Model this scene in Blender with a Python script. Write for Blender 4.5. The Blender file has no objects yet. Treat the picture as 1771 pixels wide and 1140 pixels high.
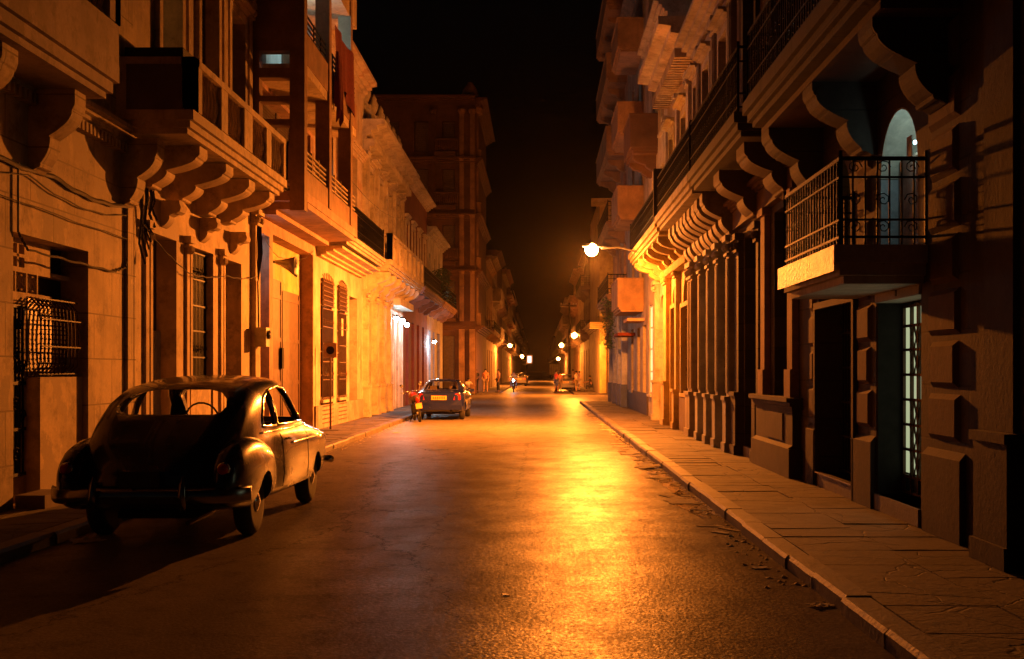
import bpy, bmesh, math, random
from mathutils import Vector, Matrix, noise
from mathutils.bvhtree import BVHTree
R = math.radians
PI = math.pi
random.seed(11)
S = bpy.context.scene
COL = S.collection

# ------------------------------------------------------------------ camera
cd = bpy.data.cameras.new('camera'); cam = bpy.data.objects.new('camera', cd); COL.objects.link(cam)
cam.location = (0, 0, 1.7); cam.rotation_euler = (R(90), 0, 0)
cd.sensor_width = 36; cd.lens = 40.66; cd.shift_x = -0.02626; cd.shift_y = 0.0407
cd.clip_start = 0.1; cd.clip_end = 3000
S.camera = cam
# ------------------------------------------------------------------ world: night sky
W = bpy.data.worlds.new('World'); S.world = W; W.use_nodes = True
wn = W.node_tree; bg = wn.nodes['Background']
sk = wn.nodes.new('ShaderNodeTexSky'); sk.sky_type = 'NISHITA'; sk.sun_disc = False
sk.sun_elevation = R(-4); sk.sun_rotation = R(200)
wn.links.new(sk.outputs[0], bg.inputs[0]); bg.inputs[1].default_value = 0.02
S.view_settings.view_transform = 'Standard'; S.view_settings.look = 'None'
S.view_settings.gamma = 1; S.view_settings.exposure = 1.0; S.view_settings.use_curve_mapping = False
S.cycles.use_denoising = True
S.cycles.max_bounces = 6; S.cycles.diffuse_bounces = 3; S.cycles.glossy_bounces = 3
S.cycles.transparent_max_bounces = 12; S.cycles.volume_bounces = 0
S.cycles.sample_clamp_indirect = 3.0
S.cycles.use_light_tree = True
SODIUM = (1.0, 0.232, 0.022)

# ------------------------------------------------------------------ materials
def nodes(name):
    m = bpy.data.materials.new(name); m.use_nodes = True
    return m, m.node_tree, m.node_tree.nodes['Principled BSDF']
def nd(t, kind, **kw):
    n = t.nodes.new(kind)
    for k, v in kw.items(): setattr(n, k, v)
    return n
def mixc(t, fac, a, b, mode='MIX'):
    n = t.nodes.new('ShaderNodeMix'); n.data_type = 'RGBA'; n.blend_type = mode
    for i, x in ((0, fac), (6, a), (7, b)):
        if hasattr(x, 'links'): t.links.new(x, n.inputs[i])
        elif i == 0: n.inputs[0].default_value = x
        else: n.inputs[i].default_value = (*x, 1)
    return n.outputs[2]
def ramp(t, src, lo, hi):
    n = nd(t, 'ShaderNodeMapRange'); t.links.new(src, n.inputs[0])
    n.inputs[1].default_value = lo; n.inputs[2].default_value = hi
    return n.outputs[0]
def noise_n(t, vec, scale, detail=5, rough=.6):
    n = nd(t, 'ShaderNodeTexNoise'); t.links.new(vec, n.inputs['Vector'])
    n.inputs['Scale'].default_value = scale; n.inputs['Detail'].default_value = detail; n.inputs['Roughness'].default_value = rough
    return n.outputs[0]
def posvec(t, sc=(1, 1, 1)):
    g = nd(t, 'ShaderNodeNewGeometry'); m = nd(t, 'ShaderNodeMapping'); t.links.new(g.outputs['Position'], m.inputs[0])
    m.inputs['Scale'].default_value = sc
    return m.outputs[0]
def plaster(name, col, dirt=(.08, .06, .05), peel=None, blocks=None, rough=.85, amt=.7, streak=.6, bump=.25):
    """old painted render: blotches, rain streaks, peeled patches, optional ashlar joints"""
    m, t, p = nodes(name)
    P = posvec(t)
    a = noise_n(t, P, 1.1, 7, .65)
    st = noise_n(t, posvec(t, (5, 5, .55)), 1.0, 4, .6)
    fine = noise_n(t, P, 22, 4, .6)
    c = mixc(t, ramp(t, a, .42, .66), tuple(min(.8, x*1.12) for x in col), tuple(x*.5 for x in col))
    f1 = nd(t, 'ShaderNodeMath', operation='MULTIPLY'); t.links.new(ramp(t, st, .5, .8), f1.inputs[0]); f1.inputs[1].default_value = streak
    c = mixc(t, f1.outputs[0], c, dirt)
    f2 = nd(t, 'ShaderNodeMath', operation='MULTIPLY'); t.links.new(ramp(t, noise_n(t, P, 2.7, 9, .75), .5, .64), f2.inputs[0]); f2.inputs[1].default_value = amt
    c = mixc(t, f2.outputs[0], c, dirt)
    hgt = a
    if peel:
        pf = ramp(t, noise_n(t, posvec(t, (1, 1, .8)), .9, 8, .62), .56, .58)
        c = mixc(t, pf, c, peel)
    c = mixc(t, ramp(t, fine, .3, .9), c, tuple(x*.75 for x in col))
    hh = nd(t, 'ShaderNodeMath', operation='ADD'); t.links.new(noise_n(t, P, 6, 8, .7), hh.inputs[0]); t.links.new(fine, hh.inputs[1])
    h = hh.outputs[0]
    if blocks:
        bw, bh = blocks
        s = nd(t, 'ShaderNodeSeparateXYZ'); t.links.new(P, s.inputs[0])
        cb = nd(t, 'ShaderNodeCombineXYZ'); t.links.new(s.outputs[1], cb.inputs[0]); t.links.new(s.outputs[2], cb.inputs[1])
        br = nd(t, 'ShaderNodeTexBrick'); t.links.new(cb.outputs[0], br.inputs[0])
        br.inputs['Scale'].default_value = 1; br.inputs['Brick Width'].default_value = bw; br.inputs['Row Height'].default_value = bh
        br.inputs['Mortar Size'].default_value = .012; br.inputs['Mortar Smooth'].default_value = .3
        c = mixc(t, br.outputs['Fac'], c, tuple(x*.4 for x in col))
        k = nd(t, 'ShaderNodeMath', operation='MULTIPLY_ADD'); t.links.new(br.outputs['Fac'], k.inputs[0]); k.inputs[1].default_value = -2.0; t.links.new(h, k.inputs[2])
        h = k.outputs[0]
    t.links.new(c, p.inputs['Base Color']); p.inputs['Roughness'].default_value = rough
    b = nd(t, 'ShaderNodeBump'); b.inputs['Strength'].default_value = bump; b.inputs['Distance'].default_value = .014
    t.links.new(h, b.inputs['Height']); t.links.new(b.outputs[0], p.inputs['Normal'])
    return m
def simple(name, col, rough=.6, metal=0, var=.35, scale=8, bump=.1, coat=0, spec=.5):
    m, t, p = nodes(name)
    P = posvec(t); a = noise_n(t, P, scale, 5, .6)
    c = mixc(t, ramp(t, a, .35, .7), col, tuple(x*(1-var) for x in col))
    t.links.new(c, p.inputs['Base Color']); p.inputs['Metallic'].default_value = metal
    r = nd(t, 'ShaderNodeMapRange'); t.links.new(a, r.inputs[0]); r.inputs[3].default_value = max(.02, rough-.1); r.inputs[4].default_value = min(1, rough+.12)
    t.links.new(r.outputs[0], p.inputs['Roughness'])
    p.inputs['Coat Weight'].default_value = coat; p.inputs['Specular IOR Level'].default_value = spec
    if bump:
        b = nd(t, 'ShaderNodeBump'); b.inputs['Strength'].default_value = bump; b.inputs['Distance'].default_value = .01
        t.links.new(a, b.inputs['Height']); t.links.new(b.outputs[0], p.inputs['Normal'])
    return m
def emis(name, col, st):
    m, t, p = nodes(name)
    p.inputs['Base Color'].default_value = (*col, 1); p.inputs['Emission Color'].default_value = (*col, 1)
    p.inputs['Emission Strength'].default_value = st
    return m
def glassm(name, col=(.97, .98, .98), mixf=.0):
    m = bpy.data.materials.new(name); m.use_nodes = True; t = m.node_tree; t.nodes.clear()
    o = nd(t, 'ShaderNodeOutputMaterial'); tr = nd(t, 'ShaderNodeBsdfTransparent'); gl = nd(t, 'ShaderNodeBsdfGlossy'); mx = nd(t, 'ShaderNodeMixShader')
    tr.inputs[0].default_value = (*col, 1); gl.inputs['Roughness'].default_value = .04
    fr = nd(t, 'ShaderNodeFresnel'); fr.inputs[0].default_value = 1.5
    mm = nd(t, 'ShaderNodeMath', operation='ADD'); t.links.new(fr.outputs[0], mm.inputs[0]); mm.inputs[1].default_value = mixf*.3
    gb = nd(t, 'ShaderNodeNewGeometry'); iv = nd(t, 'ShaderNodeMath', operation='SUBTRACT'); iv.inputs[0].default_value = 1; t.links.new(gb.outputs['Backfacing'], iv.inputs[1]); m3 = nd(t, 'ShaderNodeMath', operation='MULTIPLY'); t.links.new(mm.outputs[0], m3.inputs[0]); t.links.new(iv.outputs[0], m3.inputs[1]); t.links.new(m3.outputs[0], mx.inputs[0]); t.links.new(tr.outputs[0], mx.inputs[1]); t.links.new(gl.outputs[0], mx.inputs[2]); t.links.new(mx.outputs[0], o.inputs[0])
    return m

M = {}
M['ochre'] = plaster('ochre_ashlar', (.52, .41, .27), blocks=(1.3, .62), streak=.7, amt=.75, peel=(.3, .25, .19))
M['ochre2'] = plaster('ochre_plaster', (.58, .45, .29), streak=.65, amt=.7, peel=(.36, .29, .22))
M['rose'] = plaster('rose_plaster', (.42, .25, .18), streak=.6, amt=.7)
M['pale'] = plaster('pale_plaster', (.5, .4, .32), streak=.35, amt=.4, peel=(.34, .2, .12))
M['cream'] = plaster('cream_stucco', (.5, .43, .33), streak=.55, amt=.6)
M['stone'] = plaster('grey_stone', (.34, .29, .25), streak=.5, amt=.6)
M['stoneblk'] = plaster('grey_ashlar', (.058, .042, .035), blocks=(.9, .52), streak=.4, amt=.5)  # colour darkened to paint the shade on the near-right fronts
M['greyblue'] = plaster('greyblue_paint', (.42, .44, .5), streak=.4, amt=.4)
M['yellow'] = plaster('yellow_paint', (.5, .38, .14), streak=.45, amt=.5, peel=(.42, .36, .25))
M['maroon'] = plaster('maroon_paint', (.17, .045, .04), streak=.3, amt=.3)
M['plum'] = plaster('plum_paint', (.16, .1, .11), streak=.3, amt=.3)
M['brown'] = plaster('brown_stone', (.3, .18, .11), streak=.5, amt=.5)
M['umber'] = plaster('umber_stone', (.12, .06, .04), streak=.5, amt=.6)
M['dadodark'] = plaster('dark_dado', (.06, .042, .04), streak=.3, amt=.6)  # darker than the other dados, carrying the near-right shade in its colour
M['shadedark'] = plaster('shade_dark_render', (.042, .028, .025), streak=.3, amt=.5)  # near-black wall colour stands in for shadow on the edge house
M['enamel'] = plaster('old_enamel', (.3, .22, .13), dirt=(.04, .025, .012), streak=1, amt=1, rough=.5, bump=1, peel=(.15, .09, .05))
M['dado'] = plaster('dado_render', (.17, .12, .1), streak=.4, amt=.6)
M['dadol'] = plaster('pale_dado', (.36, .28, .24), streak=.4, amt=.7, peel=(.2, .15, .12))
M['white'] = plaster('white_paint', (.62, .56, .5), streak=.3, amt=.3)
M['woodd'] = simple('dark_wood', (.05, .03, .02), .55, var=.4, scale=5)
M['woodm'] = simple('brown_wood', (.1, .05, .025), .5, var=.4, scale=4)
M['woodg'] = simple('green_paint', (.03, .12, .07), .45)
M['louvre'] = simple('shutter_paint', (.13, .09, .06), .5)
M['steel'] = simple('ribbed_shutter', (.42, .4, .4), .4, metal=.4)
M['iron'] = simple('black_iron', (.008, .007, .006), .6, metal=0, bump=.3, scale=40, spec=.15)
M['ironr'] = simple('rusty_iron', (.09, .04, .02), .5, metal=.3, scale=30)
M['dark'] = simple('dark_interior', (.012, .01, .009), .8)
M['wire'] = simple('wire_rubber', (.02, .015, .012), .5)
M['glassd'] = simple('dark_pane', (.02, .02, .025), .08, bump=0, var=.2)
M['galv'] = simple('galvanised', (.35, .34, .33), .4, metal=.7)
M['metalbox'] = simple('meter_paint', (.4, .36, .25), .45)
M['cloth_r'] = simple('maroon_cloth', (.14, .012, .012), .9, scale=12)
M['cloth_b'] = simple('red_cloth', (.2, .03, .02), .9, scale=12)
M['paper'] = simple('paper', (.7, .66, .58), .8, scale=20)
M['card'] = simple('cardboard', (.45, .36, .22), .85, scale=20)
def translucent(m, f):
    t = m.node_tree; p = t.nodes['Principled BSDF']; tl = nd(t, 'ShaderNodeBsdfTranslucent'); tl.inputs[0].default_value = (.75, .7, .6, 1); mx = nd(t, 'ShaderNodeMixShader'); mx.inputs[0].default_value = f
    t.links.new(p.outputs[0], mx.inputs[1]); t.links.new(tl.outputs[0], mx.inputs[2]); t.links.new(mx.outputs[0], [n for n in t.nodes if n.type == 'OUTPUT_MATERIAL'][0].inputs[0])
translucent(M['paper'], .45); translucent(M['card'], .2)
M['leaf'] = simple('leaf', (.06, .13, .03), .5, var=.5, scale=20)
M['lamp_o'] = emis('sodium_lens', (1, .5, .13), 140)
M['lamp_f'] = emis('sodium_lens_far', (1, .42, .09), 45)
M['lamp_w'] = emis('white_lens', (.75, .95, 1), 50)
M['tube_c'] = emis('cold_tube', (.5, .9, 1), 6)
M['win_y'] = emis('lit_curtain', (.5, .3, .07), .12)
M['win_w'] = emis('lit_white_window', (1, .72, .5), .8)
M['win_g'] = emis('lit_frosted_glass', (.55, .62, .36), .36)
M['win_c'] = emis('lit_blinds', (.55, .75, .75), .12)
M['head'] = emis('headlight_lens', (.85, .95, 1), 40)
M['tail'] = simple('tail_lens', (.5, .02, .01), .15, bump=0)
M['plate'] = simple('plate_yellow', (.75, .45, .1), .4)
M['plated'] = simple('plate_dark', (.05, .03, .02), .4)
M['chrome'] = simple('chrome', (.8, .8, .8), .1, metal=1, var=.05, bump=0)
M['oldchrome'] = simple('dull_chrome', (.3, .3, .31), .22, metal=1, var=.3, bump=0)
M['rubber'] = simple('tyre_rubber', (.02, .019, .018), .75)
M['paint1'] = simple('navy_paint', (.007, .013, .045), .24, var=.25, scale=3, bump=.02, coat=.4, spec=.4)
M['paint2'] = simple('blue_paint', (.01, .016, .1), .22, var=.1, bump=0, coat=.8)
M['paint3'] = simple('grey_car_paint', (.12, .11, .11), .3, var=.1, bump=0, coat=.6)
M['paint4'] = simple('red_bike_paint', (.3, .02, .02), .3, bump=0)
M['glass'] = glassm('car_glass')
M['seat'] = simple('seat_vinyl', (.08, .05, .03), .5)
M['skin'] = simple('skin', (.3, .15, .09), .5, bump=0)
M['skinl'] = simple('light_skin', (.5, .3, .2), .5, bump=0)
M['hair'] = simple('hair', (.015, .01, .008), .6)
for nm, c in (('t_dark', (.03, .03, .04)), ('t_orange', (.6, .25, .12)), ('t_pink', (.5, .28, .25)), ('t_white', (.65, .62, .58)), ('t_blue', (.08, .1, .3)), ('t_grey', (.25, .25, .25)), ('t_denim', (.05, .06, .12)), ('t_khaki', (.3, .22, .13)), ('t_red', (.5, .06, .04))):
    M[nm] = simple(nm, c, .85)

def asphalt():
    m, t, p = nodes('asphalt')
    P = posvec(t)
    big = noise_n(t, posvec(t, (.9, .12, 1)), 1.0, 6, .6)
    med = noise_n(t, posvec(t, (5, .5, 1)), 1.2, 6, .7)
    blot = noise_n(t, P, 2.6, 8, .7)
    grain = noise_n(t, P, 34, 4, .85)
    spk = nd(t, 'ShaderNodeTexVoronoi'); t.links.new(P, spk.inputs['Vector']); spk.inputs['Scale'].default_value = 42
    c = mixc(t, ramp(t, big, .35, .7), (.2, .172, .145), (.13, .112, .095))
    c = mixc(t, ramp(t, blot, .5, .72), c, (.065, .055, .048))
    c = mixc(t, ramp(t, grain, .4, .75), c, (.19, .17, .15))
    # hairline cracks and tyre scratches
    v = nd(t, 'ShaderNodeTexVoronoi', feature='DISTANCE_TO_EDGE')
    wv = nd(t, 'ShaderNodeMixRGB'); wv.inputs[0].default_value = .16
    t.links.new(posvec(t, (.3, .1, 1)), wv.inputs[1])
    nn = nd(t, 'ShaderNodeTexNoise'); t.links.new(P, nn.inputs[0]); nn.inputs['Scale'].default_value = 2.3; nn.inputs['Detail'].default_value = 9; nn.inputs['Roughness'].default_value = .75
    t.links.new(nn.outputs[1], wv.inputs[2]); t.links.new(wv.outputs[0], v.inputs['Vector']); v.inputs['Scale'].default_value = 1.3
    cr = ramp(t, v.outputs[0], .004, .0008)
    c = mixc(t, cr, c, (.035, .03, .026))
    t.links.new(c, p.inputs['Base Color'])
    a = nd(t, 'ShaderNodeMath', operation='ADD'); t.links.new(med, a.inputs[0]); t.links.new(blot, a.inputs[1])
    r = nd(t, 'ShaderNodeMapRange'); t.links.new(a.outputs[0], r.inputs[0]); r.inputs[1].default_value = .7; r.inputs[2].default_value = 1.3
    r.inputs[3].default_value = .33; r.inputs[4].default_value = .46
    t.links.new(r.outputs[0], p.inputs['Roughness'])
    sp = nd(t, 'ShaderNodeMapRange'); t.links.new(noise_n(t, posvec(t, (.7, .5, 1)), 1.4, 7, .7), sp.inputs[0]); sp.inputs[1].default_value = .4; sp.inputs[2].default_value = .62; sp.inputs[3].default_value = .36; sp.inputs[4].default_value = .1
    t.links.new(sp.outputs[0], p.inputs['Specular IOR Level'])
    h = nd(t, 'ShaderNodeMath', operation='MULTIPLY_ADD'); t.links.new(spk.outputs[0], h.inputs[0]); h.inputs[1].default_value = -1.0; t.links.new(grain, h.inputs[2])
    h1 = nd(t, 'ShaderNodeMath', operation='MULTIPLY_ADD'); t.links.new(blot, h1.inputs[0]); h1.inputs[1].default_value = 1.2; t.links.new(h.outputs[0], h1.inputs[2])
    h2 = nd(t, 'ShaderNodeMath', operation='MULTIPLY_ADD'); t.links.new(cr, h2.inputs[0]); h2.inputs[1].default_value = 0; t.links.new(h1.outputs[0], h2.inputs[2])
    b = nd(t, 'ShaderNodeBump'); b.inputs['Strength'].default_value = .3; b.inputs['Distance'].default_value = .006
    t.links.new(h2.outputs[0], b.inputs['Height']); t.links.new(b.outputs[0], p.inputs['Normal'])
    # dry aggregate between the polished stones: a matt coat that breaks the sheen into grains and patches
    df = nd(t, 'ShaderNodeBsdfDiffuse'); t.links.new(c, df.inputs[0]); t.links.new(b.outputs[0], df.inputs['Normal'])
    g1 = nd(t, 'ShaderNodeMapRange'); t.links.new(noise_n(t, P, 24, 5, .9), g1.inputs[0]); g1.inputs[1].default_value = .4; g1.inputs[2].default_value = .6; g1.inputs[3].default_value = 1; g1.inputs[4].default_value = .3
    g2 = nd(t, 'ShaderNodeMapRange'); t.links.new(noise_n(t, posvec(t, (.9, .6, 1)), 1.3, 8, .72), g2.inputs[0]); g2.inputs[1].default_value = .4; g2.inputs[2].default_value = .6; g2.inputs[3].default_value = .0; g2.inputs[4].default_value = .24
    ad = nd(t, 'ShaderNodeMath', operation='ADD', use_clamp=True); t.links.new(g1.outputs[0], ad.inputs[0]); t.links.new(g2.outputs[0], ad.inputs[1])
    mn = nd(t, 'ShaderNodeMath', operation='MINIMUM'); t.links.new(ad.outputs[0], mn.inputs[0]); mn.inputs[1].default_value = .86
    mx = nd(t, 'ShaderNodeMixShader'); t.links.new(mn.outputs[0], mx.inputs[0]); t.links.new(p.outputs[0], mx.inputs[1]); t.links.new(df.outputs[0], mx.inputs[2])
    t.links.new(mx.outputs[0], [n for n in t.nodes if n.type == 'OUTPUT_MATERIAL'][0].inputs[0])
    return m
M['asphalt'] = asphalt()
M['pave'] = plaster('pavement_concrete', (.13, .105, .085), dirt=(.06, .05, .042), streak=.0, amt=.6, rough=.8, bump=.6)
def crackle(m):
    t = m.node_tree; p = t.nodes['Principled BSDF']; P = posvec(t)
    old = p.inputs['Base Color'].links[0].from_socket; bmp = p.inputs['Normal'].links[0].from_node; ho = bmp.inputs['Height'].links[0].from_socket
    nn = nd(t, 'ShaderNodeTexNoise'); t.links.new(P, nn.inputs[0]); nn.inputs['Scale'].default_value = 1.7; nn.inputs['Detail'].default_value = 8
    wv = nd(t, 'ShaderNodeMixRGB'); wv.inputs[0].default_value = .3; t.links.new(P, wv.inputs[1]); t.links.new(nn.outputs[1], wv.inputs[2])
    v = nd(t, 'ShaderNodeTexVoronoi', feature='DISTANCE_TO_EDGE'); t.links.new(wv.outputs[0], v.inputs['Vector']); v.inputs['Scale'].default_value = 2.1
    cr = ramp(t, v.outputs[0], .02, .004)
    gate = ramp(t, noise_n(t, P, .8, 3, .5), .46, .54); mu = nd(t, 'ShaderNodeMath', operation='MULTIPLY'); t.links.new(cr, mu.inputs[0]); t.links.new(gate, mu.inputs[1])
    pt = ramp(t, noise_n(t, P, 1.3, 7, .7), .5, .62); c = mixc(t, pt, old, (.055, .043, .034)); c = mixc(t, mu.outputs[0], c, (.02, .016, .013)); t.links.new(c, p.inputs['Base Color'])
    k = nd(t, 'ShaderNodeMath', operation='MULTIPLY_ADD'); t.links.new(mu.outputs[0], k.inputs[0]); k.inputs[1].default_value = -1.5; t.links.new(ho, k.inputs[2]); t.links.new(k.outputs[0], bmp.inputs['Height'])
crackle(M['pave'])
M['kerb'] = plaster('kerb_stone', (.15, .12, .095), dirt=(.06, .05, .042), streak=.2, amt=.5, rough=.65, bump=.5)
M['earth'] = simple('earth', (.06, .05, .04), .9)
m, t, p = nodes('puddle_water'); p.inputs['Base Color'].default_value = (.07, .06, .05, 1); p.inputs['Roughness'].default_value = .16; p.inputs['Specular IOR Level'].default_value = .6
b = nd(t, 'ShaderNodeBump'); b.inputs['Strength'].default_value = .4; b.inputs['Distance'].default_value = .03
t.links.new(noise_n(t, posvec(t), 9, 5, .6), b.inputs['Height']); t.links.new(b.outputs[0], p.inputs['Normal']); M['water'] = m

# ------------------------------------------------------------------ object helpers
ORG = {}
def rename(o, n):
    k = ORG[o.name]; o.name = n; ORG[o.name] = k
def tag(o, label=None, cat=None, group=None, kind=None):
    for k, v in (('label', label), ('category', cat), ('group', group), ('kind', kind)):
        if v: o[k] = v
    return o
def empty(name, loc, label=None, cat=None, group=None, rz=0):
    o = bpy.data.objects.new(name, None); COL.objects.link(o); o.location = loc; o.rotation_euler.z = rz
    o.empty_display_size = .3; ORG[o.name] = Vector(loc)
    return tag(o, label, cat, group)
def link_mesh(name, me, mat, parent=None, origin=None, smooth=False):
    if mat: me.materials.clear(); me.materials.append(mat)
    if smooth:
        for f in me.polygons: f.use_smooth = True
    o = bpy.data.objects.new(name, me); COL.objects.link(o)
    org = ORG[parent.name] if parent else Vector(origin or (0, 0, 0))
    if org.length > 0: me.transform(Matrix.Translation(-org))
    if parent: o.parent = parent; ORG[o.name] = org
    else: o.location = org; ORG[o.name] = org
    return o
class MB:
    """mesh collector; side 0 = world axes (x,y,z); side -1/+1 = facade frame (d outwards, s along street, z)"""
    def __init__(s, side=0, X=0): s.v = []; s.f = []; s.side = side; s.X = X
    def P(s, p):
        if s.side == 0: return tuple(p)
        return (s.X - s.side*p[0], p[1], p[2])
    def add(s, vs, fs):
        n = len(s.v); s.v += [s.P(p) for p in vs]; s.f += [tuple(i+n for i in f) for f in fs]
    def box(s, x0, x1, y0, y1, z0, z1):
        s.add([(x0,y0,z0),(x1,y0,z0),(x1,y1,z0),(x0,y1,z0),(x0,y0,z1),(x1,y0,z1),(x1,y1,z1),(x0,y1,z1)],
              [(0,3,2,1),(4,5,6,7),(0,1,5,4),(1,2,6,5),(2,3,7,6),(3,0,4,7)]); return s
    def quad(s, a, b, c, d): s.add([a, b, c, d], [(0, 1, 2, 3)]); return s
    def prism(s, poly, a, b, axis=1):
        """poly of 2-D points in the two other axes, swept a..b along axis"""
        n = len(poly)
        def mk(p, h):
            q = [p[0], p[1]]; q.insert(axis, h); return tuple(q)
        s.add([mk(p, a) for p in poly]+[mk(p, b) for p in poly],
              [tuple(range(n)), tuple(range(2*n-1, n-1, -1))]+[(i, (i+1) % n, n+(i+1) % n, n+i) for i in range(n)]); return s
    def tube(s, pts, r, n=5, closed=False):
        pts = [Vector(p) for p in pts]; m = len(pts); vs = []; fs = []
        for i, p in enumerate(pts):
            if closed: t = pts[(i+1) % m]-pts[i-1]
            else: t = pts[min(i+1, m-1)]-pts[max(i-1, 0)]
            if t.length < 1e-9: t = Vector((0, 0, 1))
            t.normalize(); u = t.cross(Vector((0, 0, 1)) if abs(t.z) < .9 else Vector((1, 0, 0))).normalized(); w = t.cross(u)
            rr = r[i] if isinstance(r, (list, tuple)) else r
            for k in range(n):
                a = 2*PI*k/n; vs.append(tuple(p+u*math.cos(a)*rr+w*math.sin(a)*rr))
        for i in range(m if closed else m-1):
            j = (i+1) % m
            for k in range(n): fs.append((i*n+k, i*n+(k+1) % n, j*n+(k+1) % n, j*n+k))
        if not closed: fs += [tuple(range(n-1, -1, -1)), tuple((m-1)*n+k for k in range(n))]
        s.add(vs, fs); return s
    def lathe(s, prof, c, n=8, axis=2):
        vs = []; fs = []; m = len(prof)
        for r, h in prof:
            for k in range(n):
                a = 2*PI*k/n; q = [r*math.cos(a), r*math.sin(a)]; q.insert(axis, h); vs.append((c[0]+q[0], c[1]+q[1], c[2]+q[2]))
        for i in range(m-1):
            for k in range(n): fs.append((i*n+k, i*n+(k+1) % n, (i+1)*n+(k+1) % n, (i+1)*n+k))
        fs += [tuple(range(n-1, -1, -1)), tuple((m-1)*n+k for k in range(n))]
        s.add(vs, fs); return s
    def mesh(s, name, fixn=True):
        me = bpy.data.meshes.new(name); me.from_pydata(s.v, [], s.f); me.update()
        if fixn:
            bm = bmesh.new(); bm.from_mesh(me); bmesh.ops.recalc_face_normals(bm, faces=bm.faces); bm.to_mesh(me); bm.free()
        return me
    def build(s, name, mat, parent=None, origin=None, smooth=False):
        if not s.v: return None
        return link_mesh(name, s.mesh(name), mat, parent, origin, smooth)
def light(name, loc, col, power, radius=.12, batwing=0, parent=None, throw=0):
    l = bpy.data.lights.new(name, 'POINT'); l.energy = power; l.color = col; l.shadow_soft_size = radius
    o = bpy.data.objects.new(name, l); COL.objects.link(o)
    if parent: o.parent = parent; o.location = Vector(loc)-ORG[parent.name]
    else: o.location = loc
    if batwing:                      # road-lantern photometry: strong up and down the street, weak towards the houses
        l.use_nodes = True; t = l.node_tree; em = t.nodes['Emission']
        tc = nd(t, 'ShaderNodeTexCoord'); sp = nd(t, 'ShaderNodeSeparateXYZ'); t.links.new(tc.outputs['Normal'], sp.inputs[0])
        pw = nd(t, 'ShaderNodeMath', operation='POWER'); ab = nd(t, 'ShaderNodeMath', operation='ABSOLUTE'); t.links.new(sp.outputs[1], ab.inputs[0])
        t.links.new(ab.outputs[0], pw.inputs[0]); pw.inputs[1].default_value = 2.5
        ma = nd(t, 'ShaderNodeMath', operation='MULTIPLY_ADD'); t.links.new(pw.outputs[0], ma.inputs[0]); ma.inputs[1].default_value = 1-batwing; ma.inputs[2].default_value = batwing
        up = nd(t, 'ShaderNodeMapRange'); t.links.new(sp.outputs[2], up.inputs[0]); up.inputs[1].default_value = -.12; up.inputs[2].default_value = .14; up.inputs[3].default_value = 1; up.inputs[4].default_value = .2
        mu = nd(t, 'ShaderNodeMath', operation='MULTIPLY'); t.links.new(ma.outputs[0], mu.inputs[0]); t.links.new(up.outputs[0], mu.inputs[1])
        fw = nd(t, 'ShaderNodeMath', operation='MULTIPLY_ADD'); t.links.new(sp.outputs[0], fw.inputs[0]); fw.inputs[1].default_value = -1.15*throw; fw.inputs[2].default_value = 1-.22*throw
        fm = nd(t, 'ShaderNodeMath', operation='MAXIMUM'); t.links.new(fw.outputs[0], fm.inputs[0]); fm.inputs[1].default_value = .3
        m2 = nd(t, 'ShaderNodeMath', operation='MULTIPLY'); t.links.new(mu.outputs[0], m2.inputs[0]); t.links.new(fm.outputs[0], m2.inputs[1])
        t.links.new(m2.outputs[0], em.inputs['Strength'])
    return o

# ------------------------------------------------------------------ ground, road, pavements
KR = 2.12
def kerbL(y):
    pts = [(-10, -4.75), (18, -4.72), (24, -4.42), (37, -4.5), (72, -4.5)]
    for (a, xa), (b, xb) in zip(pts, pts[1:]):
        if y <= b: 
            k = (y-a)/(b-a); return xa+(xb-xa)*k
    return pts[-1][1]
mb = MB(); mb.quad((-1500, -1500, -.02), (1500, -1500, -.02), (1500, 1500, -.02), (-1500, 1500, -.02))
tag(mb.build('ground', M['earth']), kind='structure')
mb = MB(); mb.box(-4.9, KR+.3, -12, 520, -.015, 0)
tag(mb.build('road', M['asphalt']), kind='structure')
mb = MB(); mb.box(-80, -4.904, 72.5, 82, -.015, -.002); mb.box(KR+.304, 80, 60.5, 81.5, -.015, -.002)
tag(mb.build('cross_street', M['asphalt']), kind='structure')

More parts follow.
